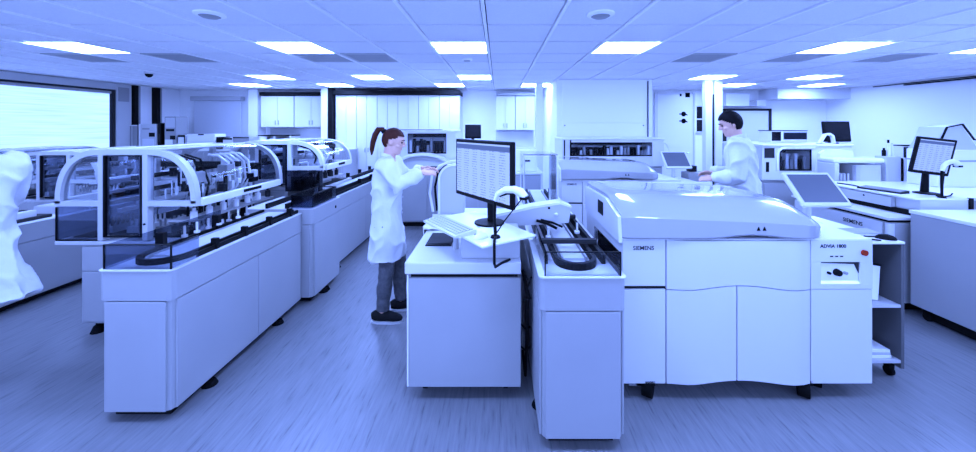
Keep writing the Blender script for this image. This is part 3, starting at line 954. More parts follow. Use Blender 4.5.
# ------------------------------------------------------------------ the big chemistry analyzer
def big_analyzer(label, loc):
    """Local origin: floor under the front left corner of the front panels."""
    t = thing('chemistry_analyzer', label, 'analyzer', loc)
    W, D, ZB, ZS, ZTP = 1.51, .86, .10, .665, .962
    xs = [0, .265, .68, 1.135, W]

    def bulge(x):
        a, b = .265, 1.135
        if x <= a or x >= b:
            return 0
        s = (x - a) / (b - a)
        return -.018 * min(1.0, s / .18, (1 - s) / .08)

    def arch(x):
        a, b = .38, 1.02
        if x <= a or x >= b:
            return 0
        return .030 * math.sin(PI * (x - a) / (b - a)) ** 1.5
    core = part(t, 'chassis', MB().box(.012, W - .012, .03, D, ZB + .01, ZTP - .012), 'white')
    part(t, 'front_core', MB().box(.02, W - .02, .018, .03, ZB + .02, ZTP - .02), 'black')

    def panel(name, xa, xb, za, zb, top_arch, bot_arch, mat='light_panel', n=8):
        m = MB()
        rows_f, rows_b = [], []
        g = .0038
        for i in range(n + 1):
            x = xa + g + (xb - xa - 2 * g) * i / n
            z0 = za + (arch(x) if bot_arch else 0)
            z1 = zb + (arch(x) if top_arch else 0)
            rows_f.append([(x, bulge(x), z0), (x, bulge(x), z1)])
            rows_b.append([(x, .02, z0), (x, .02, z1)])
        vs_, fs = [], []
        for f_, b_ in zip(rows_f, rows_b):
            vs_ += [f_[0], f_[1], b_[1], b_[0]]
        for i in range(n):
            for k in range(4):
                fs.append((4 * i + k, 4 * i + 4 + k, 4 * i + 4 + (k + 1) % 4, 4 * i + (k + 1) % 4))
        fs += [(0, 1, 2, 3), (4 * n, 4 * n + 1, 4 * n + 2, 4 * n + 3)]
        m.add(vs_, fs)
        return part(t, name, m, mat, 30)
    pl = panel('upper_panel', xs[0], xs[1], ZS + .022, ZTP, False, False, n=1)
    letters(pl, 'SIEMENS', .034, Matrix.Translation((.066, -.0012, ZTP - .058)) @ FRONT, bold=.0004)
    panel('upper_panel', xs[1], xs[3], ZS + .003, ZTP, False, True, n=20)
    panel('door', xs[0], xs[1], ZB, ZS, False, False, n=1)
    panel('door', xs[1], xs[2], ZB, ZS - .003, True, True, n=10)
    panel('door', xs[2], xs[3], ZB, ZS - .003, True, True, n=10)
    panel('door', xs[3], xs[4], ZB, ZS, False, False, n=1)
    # right upper panel with the control recess
    xa, xb = xs[3] + .003, W
    pc = part(t, 'control_panel', MB().box(xa, xb, 0, .018, ZS + .003, .70, .002).box(xa, xb, 0, .018, .83, ZTP, .002)
              .box(xa, xa + .06, 0, .018, .70, .83).box(xb - .075, xb, 0, .018, .70, .83), 'light_panel')
    letters(pc, 'ADVIA 1800', .030, Matrix.Translation((xa + .055, -.0012, ZTP - .045)) @ FRONT, bold=.0004)
    rc = part(pc, 'recess', MB().prism([(.014, .70), (.0175, .70), (.0175, .83), (.014, .83)], 'x', xa + .06, xb - .075)
              .prism([(.002, .70), (.014, .70), (.014, .712)], 'x', xa + .06, xb - .075), 'bright_white')
    part(pc, 'recess_wedge', MB().prism([(xa + .06, .83), (xb - .075, .83), (xb - .075, .76), (xb - .10, .815), (xa + .06, .822)], 'y', .009, .0139), 'dark_grey')  # dark wedge along the top and right of the recess
    for i in range(3):
        part(pc, 'indicator', MB().box(xa + .115 + .03 * i, xa + .133 + .03 * i, -.002, 0, .862, .868), 'ink')
    part(pc, 'emergency_button', MB().tube([(xb - .055, .0, .888), (xb - .055, -.014, .888)], .017, 14), 'red_lamp', 40, label='red round push button')
    part(pc, 'knob', MB().tube([(xa + .165, .014, .765), (xa + .165, -.010, .765)], [.022, .018], 14), 'black', 40)
    part(pc, 'key_switch', MB().tube([(xa + .115, .014, .762), (xa + .115, -.002, .762)], .008, 10), 'black', 40)
    part(pc, 'key_switch', MB().tube([(xa + .215, .014, .762), (xa + .215, -.002, .762)], .009, 10), 'grey', 40)
    # side panels and worktop
    sp = part(t, 'side_panel', MB().box(0, .012, .02, D, ZB + .005, ZTP - .012, .003), 'white')
    part(sp, 'side_handle', MB().box(-.006, .002, .2, .5, .5, .53), 'dark_grey')
    part(t, 'side_panel', MB().box(W - .012, W, .02, D, ZB + .005, ZTP - .012, .003), 'white')
    part(t, 'worktop', MB().box(0, W, .004, D, ZTP, ZTP + .008, .002), 'bright_white')
    # lid
    ZL = ZTP + .012
    la, lb = -.005, 1.275
    n = 26
    rows_ = []
    for i in range(n + 1):
        s = i / n
        x = la + (lb - la) * (1 - (1 - s) ** 1.35 if s > .5 else s * (1 - .5 ** 1.35) / .5)
        e = max(0.0, (x - (lb - .17)) / .17)
        e2 = max(0.0, (la + .05 - x) / .05)
        yf = -.03 + .20 * (1 - math.sqrt(max(0, 1 - e ** 2))) + .02 * e2 ** 2
        yb = .83 - .12 * (1 - math.sqrt(max(0, 1 - e ** 2)))
        hf = .155 - .065 * max(0, s) - .035 * e ** 2 - .012 * e2 ** 2      # height of the front lip
        ht = .226 - .05 * s - .09 * e ** 2.2 - .02 * e2 ** 2          # height of the top
        ua = .022 * math.sin(PI * min(1, max(0, (x - .5) / .55))) ** 2
        yc = yf + .26
        rows_.append([(x, yf + .012, ZL + ua), (x, yf, ZL + .012 + ua), (x, yf, ZL + hf - .02), (x, yf + .015, ZL + hf - .004), (x, yf + .05, ZL + hf + .012),
                      (x, yf + .14, ZL + hf + (ht - hf) * .62), (x, yc, ZL + ht), (x, yc + .02, ZL + ht + .003), (x, (yc + yb) / 2, ZL + ht + .004),
                      (x, yb - .03, ZL + ht), (x, yb, ZL + ht - .03), (x, yb, ZL), (x, (yf + yb) / 2, ZL)])
    m = MB().grid(rows_, True)
    k = len(rows_[0])
    m.f += [tuple(range(k)), tuple(range(n * k, (n + 1) * k))]
    lid = part(t, 'lid', m, 'gloss_white', 38)
    part(lid, 'side_vent', MB().box(la - .024, la - .018, .30, .42, ZL + .06, ZL + .15), 'black')
    part(lid, 'side_cheek', MB().prism([(-.02, ZL - .02), (.8, ZL - .02), (.8, ZL + .18), (.25, ZL + .19), (.0, ZL + .13)], 'x', la - .02, la + .0), 'white')
    part(lid, 'hinge_strip', MB().box(la + .02, lb - .25, .80, .84, ZL + .17, ZL + .21, .006), 'white')
    for dx in (0, .035):
        part(lid, 'warning_mark', MB().prism([(.80 + dx - .010, ZL + .055), (.80 + dx + .010, ZL + .055), (.80 + dx, ZL + .078)], 'y', -.034, -.028), 'ink')
    # casters
    for xx, yy in ((.17, .03), (1.12, .03), (.17, .75), (1.27, .12), (1.30, .75)):
        c = part(t, 'caster', MB().tube([(xx - .024, yy + .02, .052), (xx + .024, yy - .012, .052)], .052, 16), 'rubber', 40)
        part(c, 'caster_fork', MB().box(xx - .03, xx + .03, yy - .03, yy + .03, .085, .112), 'black')
    part(t, 'leg_bracket', MB().box(.06, .14, .05, .12, .05, .11), 'steel')
    return t


big = big_analyzer('big glossy white chemistry analyzer with a shiny rounded lid, in front of the man', (X(622, 2.15), 2.15, 0))
copy_tree(big, label='white chemistry analyzer with a rounded lid standing before the white shaft', loc=(.80, 4.50, 0))


# ------------------------------------------------------------------ analyzers with a window in the hood
def window_analyzer(label, x0, x1, y0, y1, z_deck, z_top, wx0, wx1, wz0, wz1, round_end=None, seed=1, wmat='clear'):
    cx = (x0 + x1) / 2
    t = thing('hooded_analyzer', label, 'analyzer', (cx, y0, 0))
    a, b, L = x0 - cx, x1 - cx, y1 - y0
    wa, wb_ = wx0 - cx, wx1 - cx
    part(t, 'cabinet', MB().box(a + .02, b - .02, .03, L, .08, z_deck, .008), 'panel')
    part(t, 'cabinet_door', MB().box(a + .04, -.004, .015, .03, .1, z_deck - .04, .004), 'panel')
    part(t, 'cabinet_door', MB().box(.004, b - .04, .015, .03, .1, z_deck - .04, .004), 'panel')
    part(t, 'plinth', MB().box(a + .06, b - .06, .08, L - .05, .0, .08), 'black')
    sh = MB().box(a, wa, 0, L, z_deck, z_top - .03, .006).box(wb_, b, 0, L, z_deck, z_top - .03, .006)
    if wz0 - z_deck > .005:
        sh.box(wa, wb_, 0, L, z_deck, wz0)
    if z_top - .03 - wz1 > .005:
        sh.box(wa, wb_, 0, L, wz1, z_top - .03)
    part(t, 'hood_frame', sh, 'white')
    part(t, 'roof', MB().box(a - .01, b + .01, -.02, L, z_top - .03, z_top, .012), 'bright_white')
    part(t, 'back_panel', MB().box(wa, wb_, L * .5, L * .52, wz0, wz1), 'dark_grey')
    part(t, 'hood_window', MB().box(wa, wb_, .012, .018, wz0, wz1), wmat)
    part(t, 'window_edge', MB().ribbon([(wa, wz0), (wb_, wz0), (wb_, wz1), (wa, wz1)], .022, 'y', -.004, .012, True), 'black')
    rnd = random.Random(seed)
    n = max(5, int((wb_ - wa) / .055))
    for k in range(n):
        xx = wa + (wb_ - wa) * (k + .5) / n
        h = (wz1 - wz0) * (.35 + .5 * rnd.random())
        part(t, 'mechanism', MB().box(xx - .018, xx + .02, .06, .12, wz0, wz0 + h, .005), rnd.choice(['white', 'black', 'bright_white', 'grey', 'black']))
    part(t, 'gantry', MB().box(wa, wb_, .18, .22, wz0 + (wz1 - wz0) * .62, wz0 + (wz1 - wz0) * .8), 'pale_grey')
    return t


wa1 = window_analyzer('long white analyzer with a dark slit window against the white shaft', 1.04, 2.68, 5.75, 6.55, 1.0, Z(138, 5.75), X(570, 5.75), X(652, 5.75), Z(155.5, 5.75), Z(143, 5.75), seed=3)
part(wa1, 'end_cap', MB().ribbon(arc(.80, Z(150, 5.75), .10, .13, PI / 2, -.2, 8), .03, 'y', -.005, .02), 'bright_white')
for k in range(3):
    part(wa1, 'end_rib', MB().box(-.80 + .05 * k, -.78 + .05 * k, -.01, .005, Z(156, 5.75), Z(140, 5.75)), 'black' if k != 1 else 'white')
wa2 = window_analyzer('white analyzer with a dark window beside the tall cupboards', X(398, 5.8), X(456, 5.8), 5.8, 6.5, .95, Z(130, 5.8), X(408, 5.8), X(446, 5.8), Z(153, 5.8), Z(134, 5.8), seed=5)
part(wa2, 'top_bar', MB().box(-.85, .25, -.01, .02, Z(131.5, 5.8), Z(129.5, 5.8)), 'black')
part(wa2, 'arch_cover', MB().ribbon(arc(-.05, 1.0, .42, .2, PI, 0, 12), .05, 'y', -.12, -.03), 'bright_white')
for k in range(3):
    part(wa2, 'end_rib', MB().box(-.62 + .03 * k * 2, -.60 + .06 * k, -.02, .0, .95, 1.5), 'black')
wa3 = window_analyzer('white analyzer with an arched dark window carrying a black monitor', X(762, 4.6), X(852, 4.6), 4.6, 5.4, .95, Z(144, 4.6), X(780, 4.6), X(811, 4.6), Z(170, 4.6), Z(150, 4.6), seed=9)
part(wa3, 'arch_trim', MB().ribbon([(-.385, 1.08), (-.385, 1.27), (-.37, 1.33), (-.33, 1.365), (-.27, 1.375), (.10, 1.375)], .03, 'y', -.012, .004), 'bright_white')
part(wa3, 'side_window', MB().box(-.55, -.42, -.004, .004, Z(158, 4.6), Z(148, 4.6)), 'screen_dark')
part(wa3, 'side_slot', MB().box(-.53, -.49, -.004, .004, Z(172, 4.6), Z(162, 4.6)), 'black')
part(wa3, 'wing', MB().prism([(.10, 1.02), (.55, 1.02), (.55, 1.33), (.40, 1.35), (.2, 1.345), (.13, 1.3)], 'y', -.05, .0), 'bright_white')

# open rack cover to the right of that analyzer
t = thing('tube_shelf', 'white open-fronted shelf holding racks of tubes by the arched-window analyzer', 'shelf', (X(858, 4.29), 4.29, 0))
part(t, 'cabinet', MB().box(-.28, .33, 0, .24, .08, .93, .006), 'panel')
part(t, 'plinth', MB().box(-.24, .29, .04, .2, 0, .08), 'black')
part(t, 'cover', MB().box(-.28, .33, 0, .24, 1.20, 1.26, .02), 'bright_white')
part(t, 'post', MB().box(-.28, -.22, .0, .24, .93, 1.20, .01), 'white')
part(t, 'back_panel', MB().box(-.22, .33, .22, .24, .93, 1.20), 'black')
part(t, 'drawer', MB().prism(chamfered(.0, .33, .02, .22, .05), 'z', .93, 1.18), 'pale_grey')
rk = part(t, 'rack', MB().box(-.2, -.03, .04, .2, .93, .97, .003), 'grey')
for a in range(4):
    for b in range(2):
        part(rk, 'tube', MB().cyl(-.18 + .043 * a, .07 + .06 * b, .96, 1.07, .010, 8), 'bright_white')
# ------------------------------------------------------------------ desks, screens and small things
def monitor(label, loc, rz, w, h, zc, tilt=0.0, screen='screen_table', base_r=.11, roll=0.0, frame='black', depth=.03, back='black'):
    """loc: where the foot stands; zc: height of the screen centre above it; the screen looks to local -Y."""
    t = thing('monitor', label, 'monitor', loc, rz)
    d = link('display', MB().box(-w / 2, w / 2, 0, depth, -h / 2, h / 2, .008).mesh('display'), frame, t)
    d.location = (0, -.03, zc)
    d.rotation_euler = (tilt, roll, 0)
    link('screen', MB().box(-w / 2 + .022, w / 2 - .022, -.002, .001, -h / 2 + .028, h / 2 - .022).mesh('screen'), screen, d)
    link('back_shell', MB().box(-w * .35, w * .35, depth, depth + .03, -h * .35, h * .35, .012).mesh('back_shell'), back, d)
    part(t, 'neck', MB().tube([(0, .06, .012), (0, .05, zc * .5), (0, .035, zc)], [.03, .024, .022], 10), frame, True)
    part(t, 'foot', MB().tube([(0, .04, 0), (0, .04, .010), (0, .04, .014)], [base_r, base_r, base_r * .8], 24), frame, 40)
    return t


def keyboard(label, loc, rz, w=.42, d=.15, mat='white', keymat='pale_grey', feet=0):
    t = thing('keyboard', label, 'keyboard', loc, rz)
    part(t, 'case', MB().prism([(-d / 2, 0), (d / 2, 0), (d / 2, .026), (-d / 2, .012)], 'x', -w / 2, w / 2), mat)
    m = MB()
    nx, ny = 15, 5
    for a in range(nx):
        for b in range(ny):
            x = -w / 2 + .014 + (w - .028) * (a + .5) / nx
            y = -d / 2 + .014 + (d - .028) * (b + .5) / ny
            z = .012 + .014 * (y + d / 2) / d
            m.box(x - .0105, x + .0105, y - .0095, y + .0095, z, z + .007)
    part(t, 'keys', m, keymat)['kind'] = 'stuff'
    return t


# desk in the middle
DX0, DX1, DY0, DY1, DZ = X(407, 2.14), X(521, 2.14), 2.14, 3.55, .835
t = thing('lab_desk', 'white lab desk with a plain front carrying the large lit monitor', 'desk', ((DX0 + DX1) / 2, DY0, 0))
hw = (DX1 - DX0) / 2
part(t, 'worktop', MB().box(-hw - .012, hw, -.012, DY1 - DY0, DZ - .07, DZ, .006), 'white')
part(t, 'shadow_gap', MB().box(-hw + .02, hw - .02, .012, DY1 - DY0 - .02, DZ - .095, DZ - .07), 'black')
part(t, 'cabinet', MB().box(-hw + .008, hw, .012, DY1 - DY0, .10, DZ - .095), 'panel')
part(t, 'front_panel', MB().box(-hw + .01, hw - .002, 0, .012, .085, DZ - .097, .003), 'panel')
part(t, 'edge_strip', MB().box(-hw, -hw + .009, -.002, .02, .09, DZ - .08), 'bright_white')
for zz in (.2, .36, .68):
    part(t, 'hinge', MB().box(-hw - .006, -hw, .02, .06, zz, zz + .05), 'grey')
for xx in (-hw + .09, hw - .09):
    for yy in (.12, 1.25):
        part(t, 'caster', MB().tube([(xx - .014, yy, .04), (xx + .014, yy, .04)], .04, 14).box(xx - .02, xx + .02, yy - .02, yy + .02, .07, .1), 'rubber')

t = thing('monitor_riser', 'white box riser with a slanted board under the lit monitor', 'riser', (-.045, 2.33, DZ))
part(t, 'box', MB().box(-.18, .18, -.14, .12, 0, .15, .006), 'pale_grey')
b = link('board', MB().box(-.36, .36, -.19, .19, 0, .016, .006).mesh('board'), 'bright_white', t)
b.location, b.rotation_euler = (-.085, .0, .15), (0, 0, math.radians(-56))
part(t, 'prop', MB().cyl(-.235, .05, 0, .15, .018, 10), 'pale_grey')
rz = math.radians(-54)
monitor('large black-framed monitor showing a lit table, on the white riser', (-.09, 2.36, DZ + .167), rz, .665, .40, .355, 0, 'screen_table', .10)
keyboard('white keyboard in front of the large lit monitor', (-.315, 2.275, DZ + .167), rz, .43, .15)
t = thing('computer_mouse', 'white mouse on the riser board by the scanner cable', 'mouse', (-.105, 2.065, DZ + .167), rz)
sh_ = MB().ball((0, 0, .001), .032, .055, .03)
sh_.v = [(p[0], p[1], max(p[2], .0008)) for p in sh_.v]
part(t, 'shell', sh_, 'bright_white', True)
part(t, 'wheel', MB().tube([(-.004, -.03, .024), (.004, -.03, .024)], .008, 8), 'grey')
solo('desk_mat', MB().box(-.09, .09, -.14, .14, 0, .008, .003).box(-.075, .075, -.12, .12, .008, .011), 'mat_dark', 'black tray lying on the desk under the white keyboard', 'tray', loc=(-.405, 2.56, DZ))


def scanner(label, loc, rz, mat='bright_white', hgt=.42):
    t = thing('barcode_scanner', label, 'scanner', loc, rz)
    part(t, 'foot', MB().cyl(0, 0, 0, .012, .03, 16, .024), 'black', 40)
    part(t, 'stalk', MB().tube([(0, 0, .01), (-.006, 0, hgt * .4), (-.004, 0, hgt * .72), (.006, 0, hgt * .86)], [.010, .009, .010, .012], 10), 'black', True)
    part(t, 'neck', MB().tube([(.0, 0, hgt * .80), (.02, 0, hgt * .95), (.07, 0, hgt * 1.05), (.13, 0, hgt * 1.08), (.17, 0, hgt * 1.04), (.20, 0, hgt * .94)],
                              [.014, .018, .02, .022, .026, .022], 12), mat, True)
    part(t, 'trigger', MB().tube([(.03, 0, hgt * .91), (.08, 0, hgt * .98), (.13, 0, hgt * 1.0)], .008, 8), 'black', True)
    part(t, 'window', MB().box(.175, .215, -.025, .025, hgt * .90, hgt * .96, .004), 'black')
    part(t, 'cord', MB().tube([(.01, .0, .03), (.05, .02, .10), (.10, .04, .17), (.15, .06, .24)], .004, 6), 'black', True)
    return t


scanner('white handheld scanner on a thin black stalk before the large monitor', (-.015, 2.075, DZ + .167), -.6, hgt=.27)
solo('cable', MB().tube([(-.015, 2.04, 1.014), (-.02, 1.98, 1.016), (-.02, 1.950, 1.006), (-.02, 1.942, .97), (-.02, 1.945, .90), (-.015, 1.99, .864), (.02, 2.07, .855), (.07, 2.15, .846)], .008, 8), 'black', 'black cord hanging from the scanner over the slanted riser board', 'cable', smooth=True)

t = thing('transfer_arm', 'white wedge-shaped arm reaching from the desk over the middle track', 'arm', (0, 2.52, DZ + .001))
part(t, 'post', MB().box(-.0, .10, 0, .1, 0, .12, .01), 'white')
part(t, 'arm_cover', MB().prism([(-.01, .10), (.50, .13), (.515, .235), (.44, .265), (.25, .235), (-.01, .175)], 'y', 0, .1), 'pale_grey')
part(t, 'arm_top', MB().prism([(-.015, .172), (.25, .232), (.44, .262), (.518, .236), (.518, .248), (.44, .278), (.25, .25), (-.015, .192)], 'y', -.006, .106), 'bright_white')
part(t, 'screw', MB().tube([(.36, -.003, .235), (.36, .004, .235)], .009, 10), 'black')
part(t, 'fitting', MB().ball((.41, -.002, .19), .016, .01, .012), 'bright_white', True)
part(t, 'hose', MB().tube([(.27, -.01, .15), (.34, -.03, .135), (.41, -.03, .10)], .010, 8), 'black', True)
part(t, 'hose', MB().tube([(.30, -.01, .155), (.38, -.03, .14), (.45, -.03, .11)], .008, 8), 'black', True)

# clear cover over the far part of the middle track
t = thing('track_cover', 'clear acrylic box with pale edges over the middle track', 'cover', (.375, 3.1, .885))
for a in (-.15, .135):
    part(t, 'cover_pane', MB().box(a, a + .004, 0, .45, .06, .50), 'clear')
part(t, 'cover_pane', MB().box(-.15, .139, 0, .004, .06, .50), 'clear')
for a in (-.155, .132):
    for b in (0, .44):
        part(t, 'edge_post', MB().box(a, a + .015, b, b + .015, 0, .51), 'bright_white')
part(t, 'cover_top', MB().box(-.155, .147, 0, .455, .51, .516), 'clear')

# loading device next to the woman
t = thing('loading_unit', 'white rounded loading unit at the woman\'s hands on the lab desk', 'loading unit', (-.435, 3.25, DZ))
pts = [(-.10, 0), (.12, 0), (.12, .45)] + arc(.03, .33, .13, .13, PI / 2, PI, 8)
part(t, 'side_shell', MB().prism(pts, 'y', 0, .03), 'pale_grey')
part(t, 'shell_rim', MB().ribbon([(-.10, 0), (-.10, .33)] + arc(.03, .33, .13, .13, PI, PI / 2, 8) + [(.12, .46)], .02, 'y', -.012, .04), 'bright_white')
part(t, 'body', MB().box(-.08, .12, .03, .22, 0, .40, .02), 'white')
part(t, 'loop_hose', MB().tube([(-.16, .02, .03), (-.19, .02, .2), (-.17, .02, .36), (-.10, .02, .45), (.0, .02, .49), (.10, .02, .50)], .012, 8), 'bright_white', True)
part(t, 'loop_hose', MB().tube([(-.13, .06, .03), (-.15, .06, .25), (-.12, .06, .38), (-.04, .06, .46)], .010, 8), 'black', True)
part(t, 'gripper', MB().box(-.20, -.12, .05, .1, .36, .44, .01), 'black')
t = thing('folded_cloth', 'crumpled white cloth hanging over the desk edge below the woman\'s arms', 'cloth', (-.565, 3.12, DZ))
rows_ = []
for i in range(9):
    s = i / 8
    rows_.append([(-.012 - .035 * s + .016 * math.sin(5 * j + 4 * s), -.35 + .08 * j, .012 - .42 * max(0, s - .1)) for j in range(7)])
me = MB().grid([[(.14, -.35 + .08 * j, .014 + .006 * math.sin(3 * j)) for j in range(7)]] + rows_).mesh('cloth', True)
c = link('sheet', me, 'coat_cloth', t)
sm = c.modifiers.new('thickness', 'SOLIDIFY')
sm.thickness = .006

# small low cabinet of white panel beyond the desk and its black monitor
t = thing('white_counter', 'white counter behind the lit monitor carrying a small black screen', 'counter', (-.1, 5.0, 0))
part(t, 'cabinet', MB().box(-.62, .70, .02, .6, .08, .97, .004), 'panel')
part(t, 'worktop', MB().box(-.65, .73, 0, .62, .97, 1.0, .004), 'bright_white')
part(t, 'plinth', MB().box(-.58, .66, .06, .56, 0, .08), 'black')
for k in range(3):
    part(t, 'door', MB().box(-.61 + .44 * k, -.18 + .44 * k, .006, .02, .1, .95, .003), 'panel')
monitor('small black screen behind the lit monitor, on the white counter', (-.36, 5.15, 1.0), .1, .23, .20, .57, 0, 'screen_dark', .08)
t = thing('label_printer', 'white printer with a black slot on the counter behind the lit monitor', 'printer', (.36, 5.1, 1.0))
part(t, 'case', MB().box(-.18, .20, 0, .3, 0, .32, .015), 'bright_white')
part(t, 'slot', MB().box(-.03, .10, -.004, .01, .14, .165), 'black')
part(t, 'lid', MB().box(-.17, .19, .02, .29, .32, .335, .005), 'white')

# trolley right of the big analyzer, with the tilted screen on it
TX0, TX1, TY0, TY1, TZ = 2.285, 2.635, 2.31, 2.98, .90


def trolley(label, x0, y0):
    t = thing('shelf_trolley', label, 'trolley', (x0 + (TX1 - TX0) / 2, y0, 0))
    w2, L = (TX1 - TX0) / 2, TY1 - TY0
    part(t, 'top', MB().box(-w2, w2, 0, L, TZ - .016, TZ, .003), 'bright_white')
    part(t, 'side_panel', MB().box(w2 - .02, w2, .005, L, .075, TZ - .017), 'slate')
    part(t, 'side_panel', MB().box(-w2, -w2 + .012, .05, L, .075, TZ - .017), 'slate')
    part(t, 'back_panel', MB().box(-w2, w2, L - .012, L, .075, TZ - .017), 'slate')
    for zz in (.11, .47):
        part(t, 'shelf', MB().box(-w2 + .012, w2 - .02, .008, L - .012, zz, zz + .018), 'pale_grey')
    for xx in (-w2 + .04, w2 - .04):
        for yy in (.06, .6):
            part(t, 'caster', MB().tube([(xx - .012, yy, .03), (xx + .012, yy, .03)], .03, 12).box(xx - .018, xx + .018, yy - .018, yy + .018, .05, .078), 'rubber')
    return t


trolley('grey open-shelf trolley holding a folder beside the big analyzer', TX0, TY0)
trolley('grey open-shelf trolley beside the analyzer before the white shaft', 2.33, 4.62)
lcd = monitor('grey tilted flat screen beside the shiny rounded lid', (2.40, 2.72, TZ), 0, .36, .295, .28, math.radians(-43), 'screen_off', .085, frame='white', back='white')
copy_tree(lcd, label='grey tilted flat screen on the trolley before the white shaft', loc=(2.505, 5.05, TZ))
keyboard('white keyboard on the trolley below the grey tilted screen', (2.47, 2.475, TZ), .0, .28, .12, 'white', 'pale_grey')
t = thing('computer_mouse', 'black mouse on the trolley top beside the white keyboard', 'mouse', (2.575, 2.37, TZ), math.radians(60))
sh_ = MB().ball((0, 0, .001), .034, .055, .032)
sh_.v = [(p[0], p[1], max(p[2], .0008)) for p in sh_.v]
part(t, 'shell', sh_, 'black', True)
part(t, 'cord', MB().tube([(0, .05, .008), (-.01, .09, .006), (-.01, .12, .006)], .004, 6), 'black', True)
solo('stylus', MB().tube([(0, 0, .006), (.15, -.09, .006)], [.006, .004], 8), 'black', 'thin black stylus lying across the trolley edge', 'stylus', loc=(2.34, 2.41, TZ))
t = thing('document_folder', 'tilted folder of papers on the trolley shelf', 'folder', (2.47, TY0 + .06, .4885))
R = Matrix.Rotation(math.radians(10), 4, 'Y') @ Matrix.Rotation(math.radians(-6), 4, 'X')
part(t, 'sheets', MB().box(-.055, .055, 0, .02, .012, .24, .002).xform(R), 'paper')
part(t, 'clip', MB().box(-.055, .055, -.003, .023, .235, .245).xform(R), 'black')
for k in range(3):
    solo('book', MB().box(-.12 + .006 * k, .11 - .004 * k, 0, .24, 0, .018, .003), ('paper', 'pale_grey', 'paper')[k],
         ('lowest pale book in the pile on the bottom trolley shelf', 'grey book in the middle of the pile on the trolley', 'top white book of the pile on the bottom trolley shelf')[k], 'book', loc=(2.47, TY0 + .03, .1285 + .0185 * k))

# cables between the desk and the middle track
for k, (pts, lab) in enumerate([
        ([(.16, 2.3, .72), (.175, 2.26, .66), (.165, 2.22, .70), (.185, 2.2, .60), (.175, 2.18, .52), (.18, 2.2, .40), (.18, 2.25, .25), (.18, 2.35, .012), (.18, 2.6, .012)], 'thick black cable looping down between the desk and the track'),
        ([(.15, 2.17, .78), (.18, 2.13, .735), (.20, 2.13, .75), (.175, 2.13, .68), (.195, 2.14, .62), (.15, 2.15, .60)], 'thin black cable coiled at the top of the gap by the desk'),
        ([(.145, 2.25, .26), (.17, 2.22, .255), (.20, 2.25, .26)], 'short black cable bridging the gap low beside the desk'),
        ([(.145, 2.25, .40), (.17, 2.21, .395), (.20, 2.25, .385)], 'short black cable bridging the gap halfway up the desk')]):
    solo('cable', MB().tube(pts, .006 if k else .010, 8), 'black', lab, 'cable', smooth=True)

# ------------------------------------------------------------------ right-hand benches
t = thing('white_bench', 'large plain white bench with a long bare side at the right wall side', 'bench', (3.60, 3.12, 0))
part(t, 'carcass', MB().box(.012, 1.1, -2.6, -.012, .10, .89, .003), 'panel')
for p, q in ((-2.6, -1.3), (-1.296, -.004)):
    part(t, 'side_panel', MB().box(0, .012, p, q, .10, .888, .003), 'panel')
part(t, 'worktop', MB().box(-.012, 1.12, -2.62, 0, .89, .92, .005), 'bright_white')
part(t, 'plinth', MB().box(.05, 1.05, -2.55, -.05, .012, .10), 'black')
for yy in (-.1, -1.3, -2.4):
    part(t, 'caster', MB().tube([(.03, yy, .035), (.06, yy, .035)], .035, 12).box(.03, .06, yy - .02, yy + .02, .06, .1), 'rubber')
t = thing('lab_cabinet', 'white cabinet with printed lettering beside the trolley and the white bench', 'cabinet', (3.46, 3.16, 0))
part(t, 'carcass', MB().box(.012, .76, 0, 1.03, .08, .79, .004), 'panel')
sd = part(t, 'side_panel', MB().box(0, .012, .06, 1.0, .1, .785, .004), 'white')
me = text_mesh('SIEMENS', .052, Matrix.Translation((-.002, .42, .70)) @ Matrix.Rotation(-PI / 2, 4, 'Z') @ FRONT, bold=.0006)
link('lettering', me, 'ink', sd)
part(t, 'corner_trim', MB().tube([(.03, .02, .1), (.03, .02, .785)], .03, 12), 'white', True)
part(t, 'dark_gap', MB().box(.03, .74, .03, 1.0, .79, .815), 'black')
part(t, 'top', MB().box(-.01, .77, -.005, 1.04, .815, .84, .004), 'white')
part(t, 'plinth', MB().box(.05, .7, .05, .98, 0, .08), 'black')
t = thing('raised_counter', 'low raised counter with a dark gap on the lettered cabinet, under the right monitor', 'counter', (3.70, 3.17, .84))
part(t, 'dark_gap', MB().box(.03, .47, .03, .98, 0, .045), 'black')
part(t, 'body', MB().box(.01, .46, .2, .99, .045, .14, .004), 'pale_grey')
part(t, 'body', MB().box(.05, .48, .0, .2, .045, .15, .006), 'pale_grey')
part(t, 'worktop', MB().box(0, .52, .0, 1.0, .15, .166, .004), 'bright_white')
part(t, 'end_bracket', MB().box(.48, .51, -.012, .012, .0, .17), 'black')
part(t, 'screw', MB().tube([(.005, .45, .11), (.015, .45, .11)], .008, 8), 'black')
RZ = 1.006
monitor('black-framed monitor with a lit page on the raised counter, behind a scanner', (4.07, 3.36, RZ), math.radians(-12), .30, .345, .36, math.radians(6), 'screen_list', .09, roll=math.radians(7))
scanner('white handheld scanner on a black stalk before the lit page monitor', (3.98, 3.20, RZ), .2, hgt=.30)
keyboard('dark keyboard lying on the raised counter below the lit page monitor', (3.82, 3.55, RZ), math.radians(-76), .34, .12, 'dark_grey', 'grey')
solo('cable', MB().tube([(3.80, 4.0, RZ + .006), (3.83, 3.85, RZ + .006), (3.79, 3.72, RZ + .006), (3.84, 3.62, RZ + .006)], .006, 6), 'black', 'black cable trailing along the raised counter to the dark keyboard', 'cable', smooth=True)
solo('cable', MB().tube([(4.0, 3.26, RZ + .006), (4.08, 3.24, RZ + .006), (4.16, 3.28, RZ + .006), (4.2, 3.3, RZ + .02)], .006, 6), 'black', 'black cable coiled at the end of the raised counter by the scanner', 'cable', smooth=True)
t = thing('wall_counter', 'long white counter along the right wall behind the lit page monitor', 'counter', (4.30, 3.35, 0))
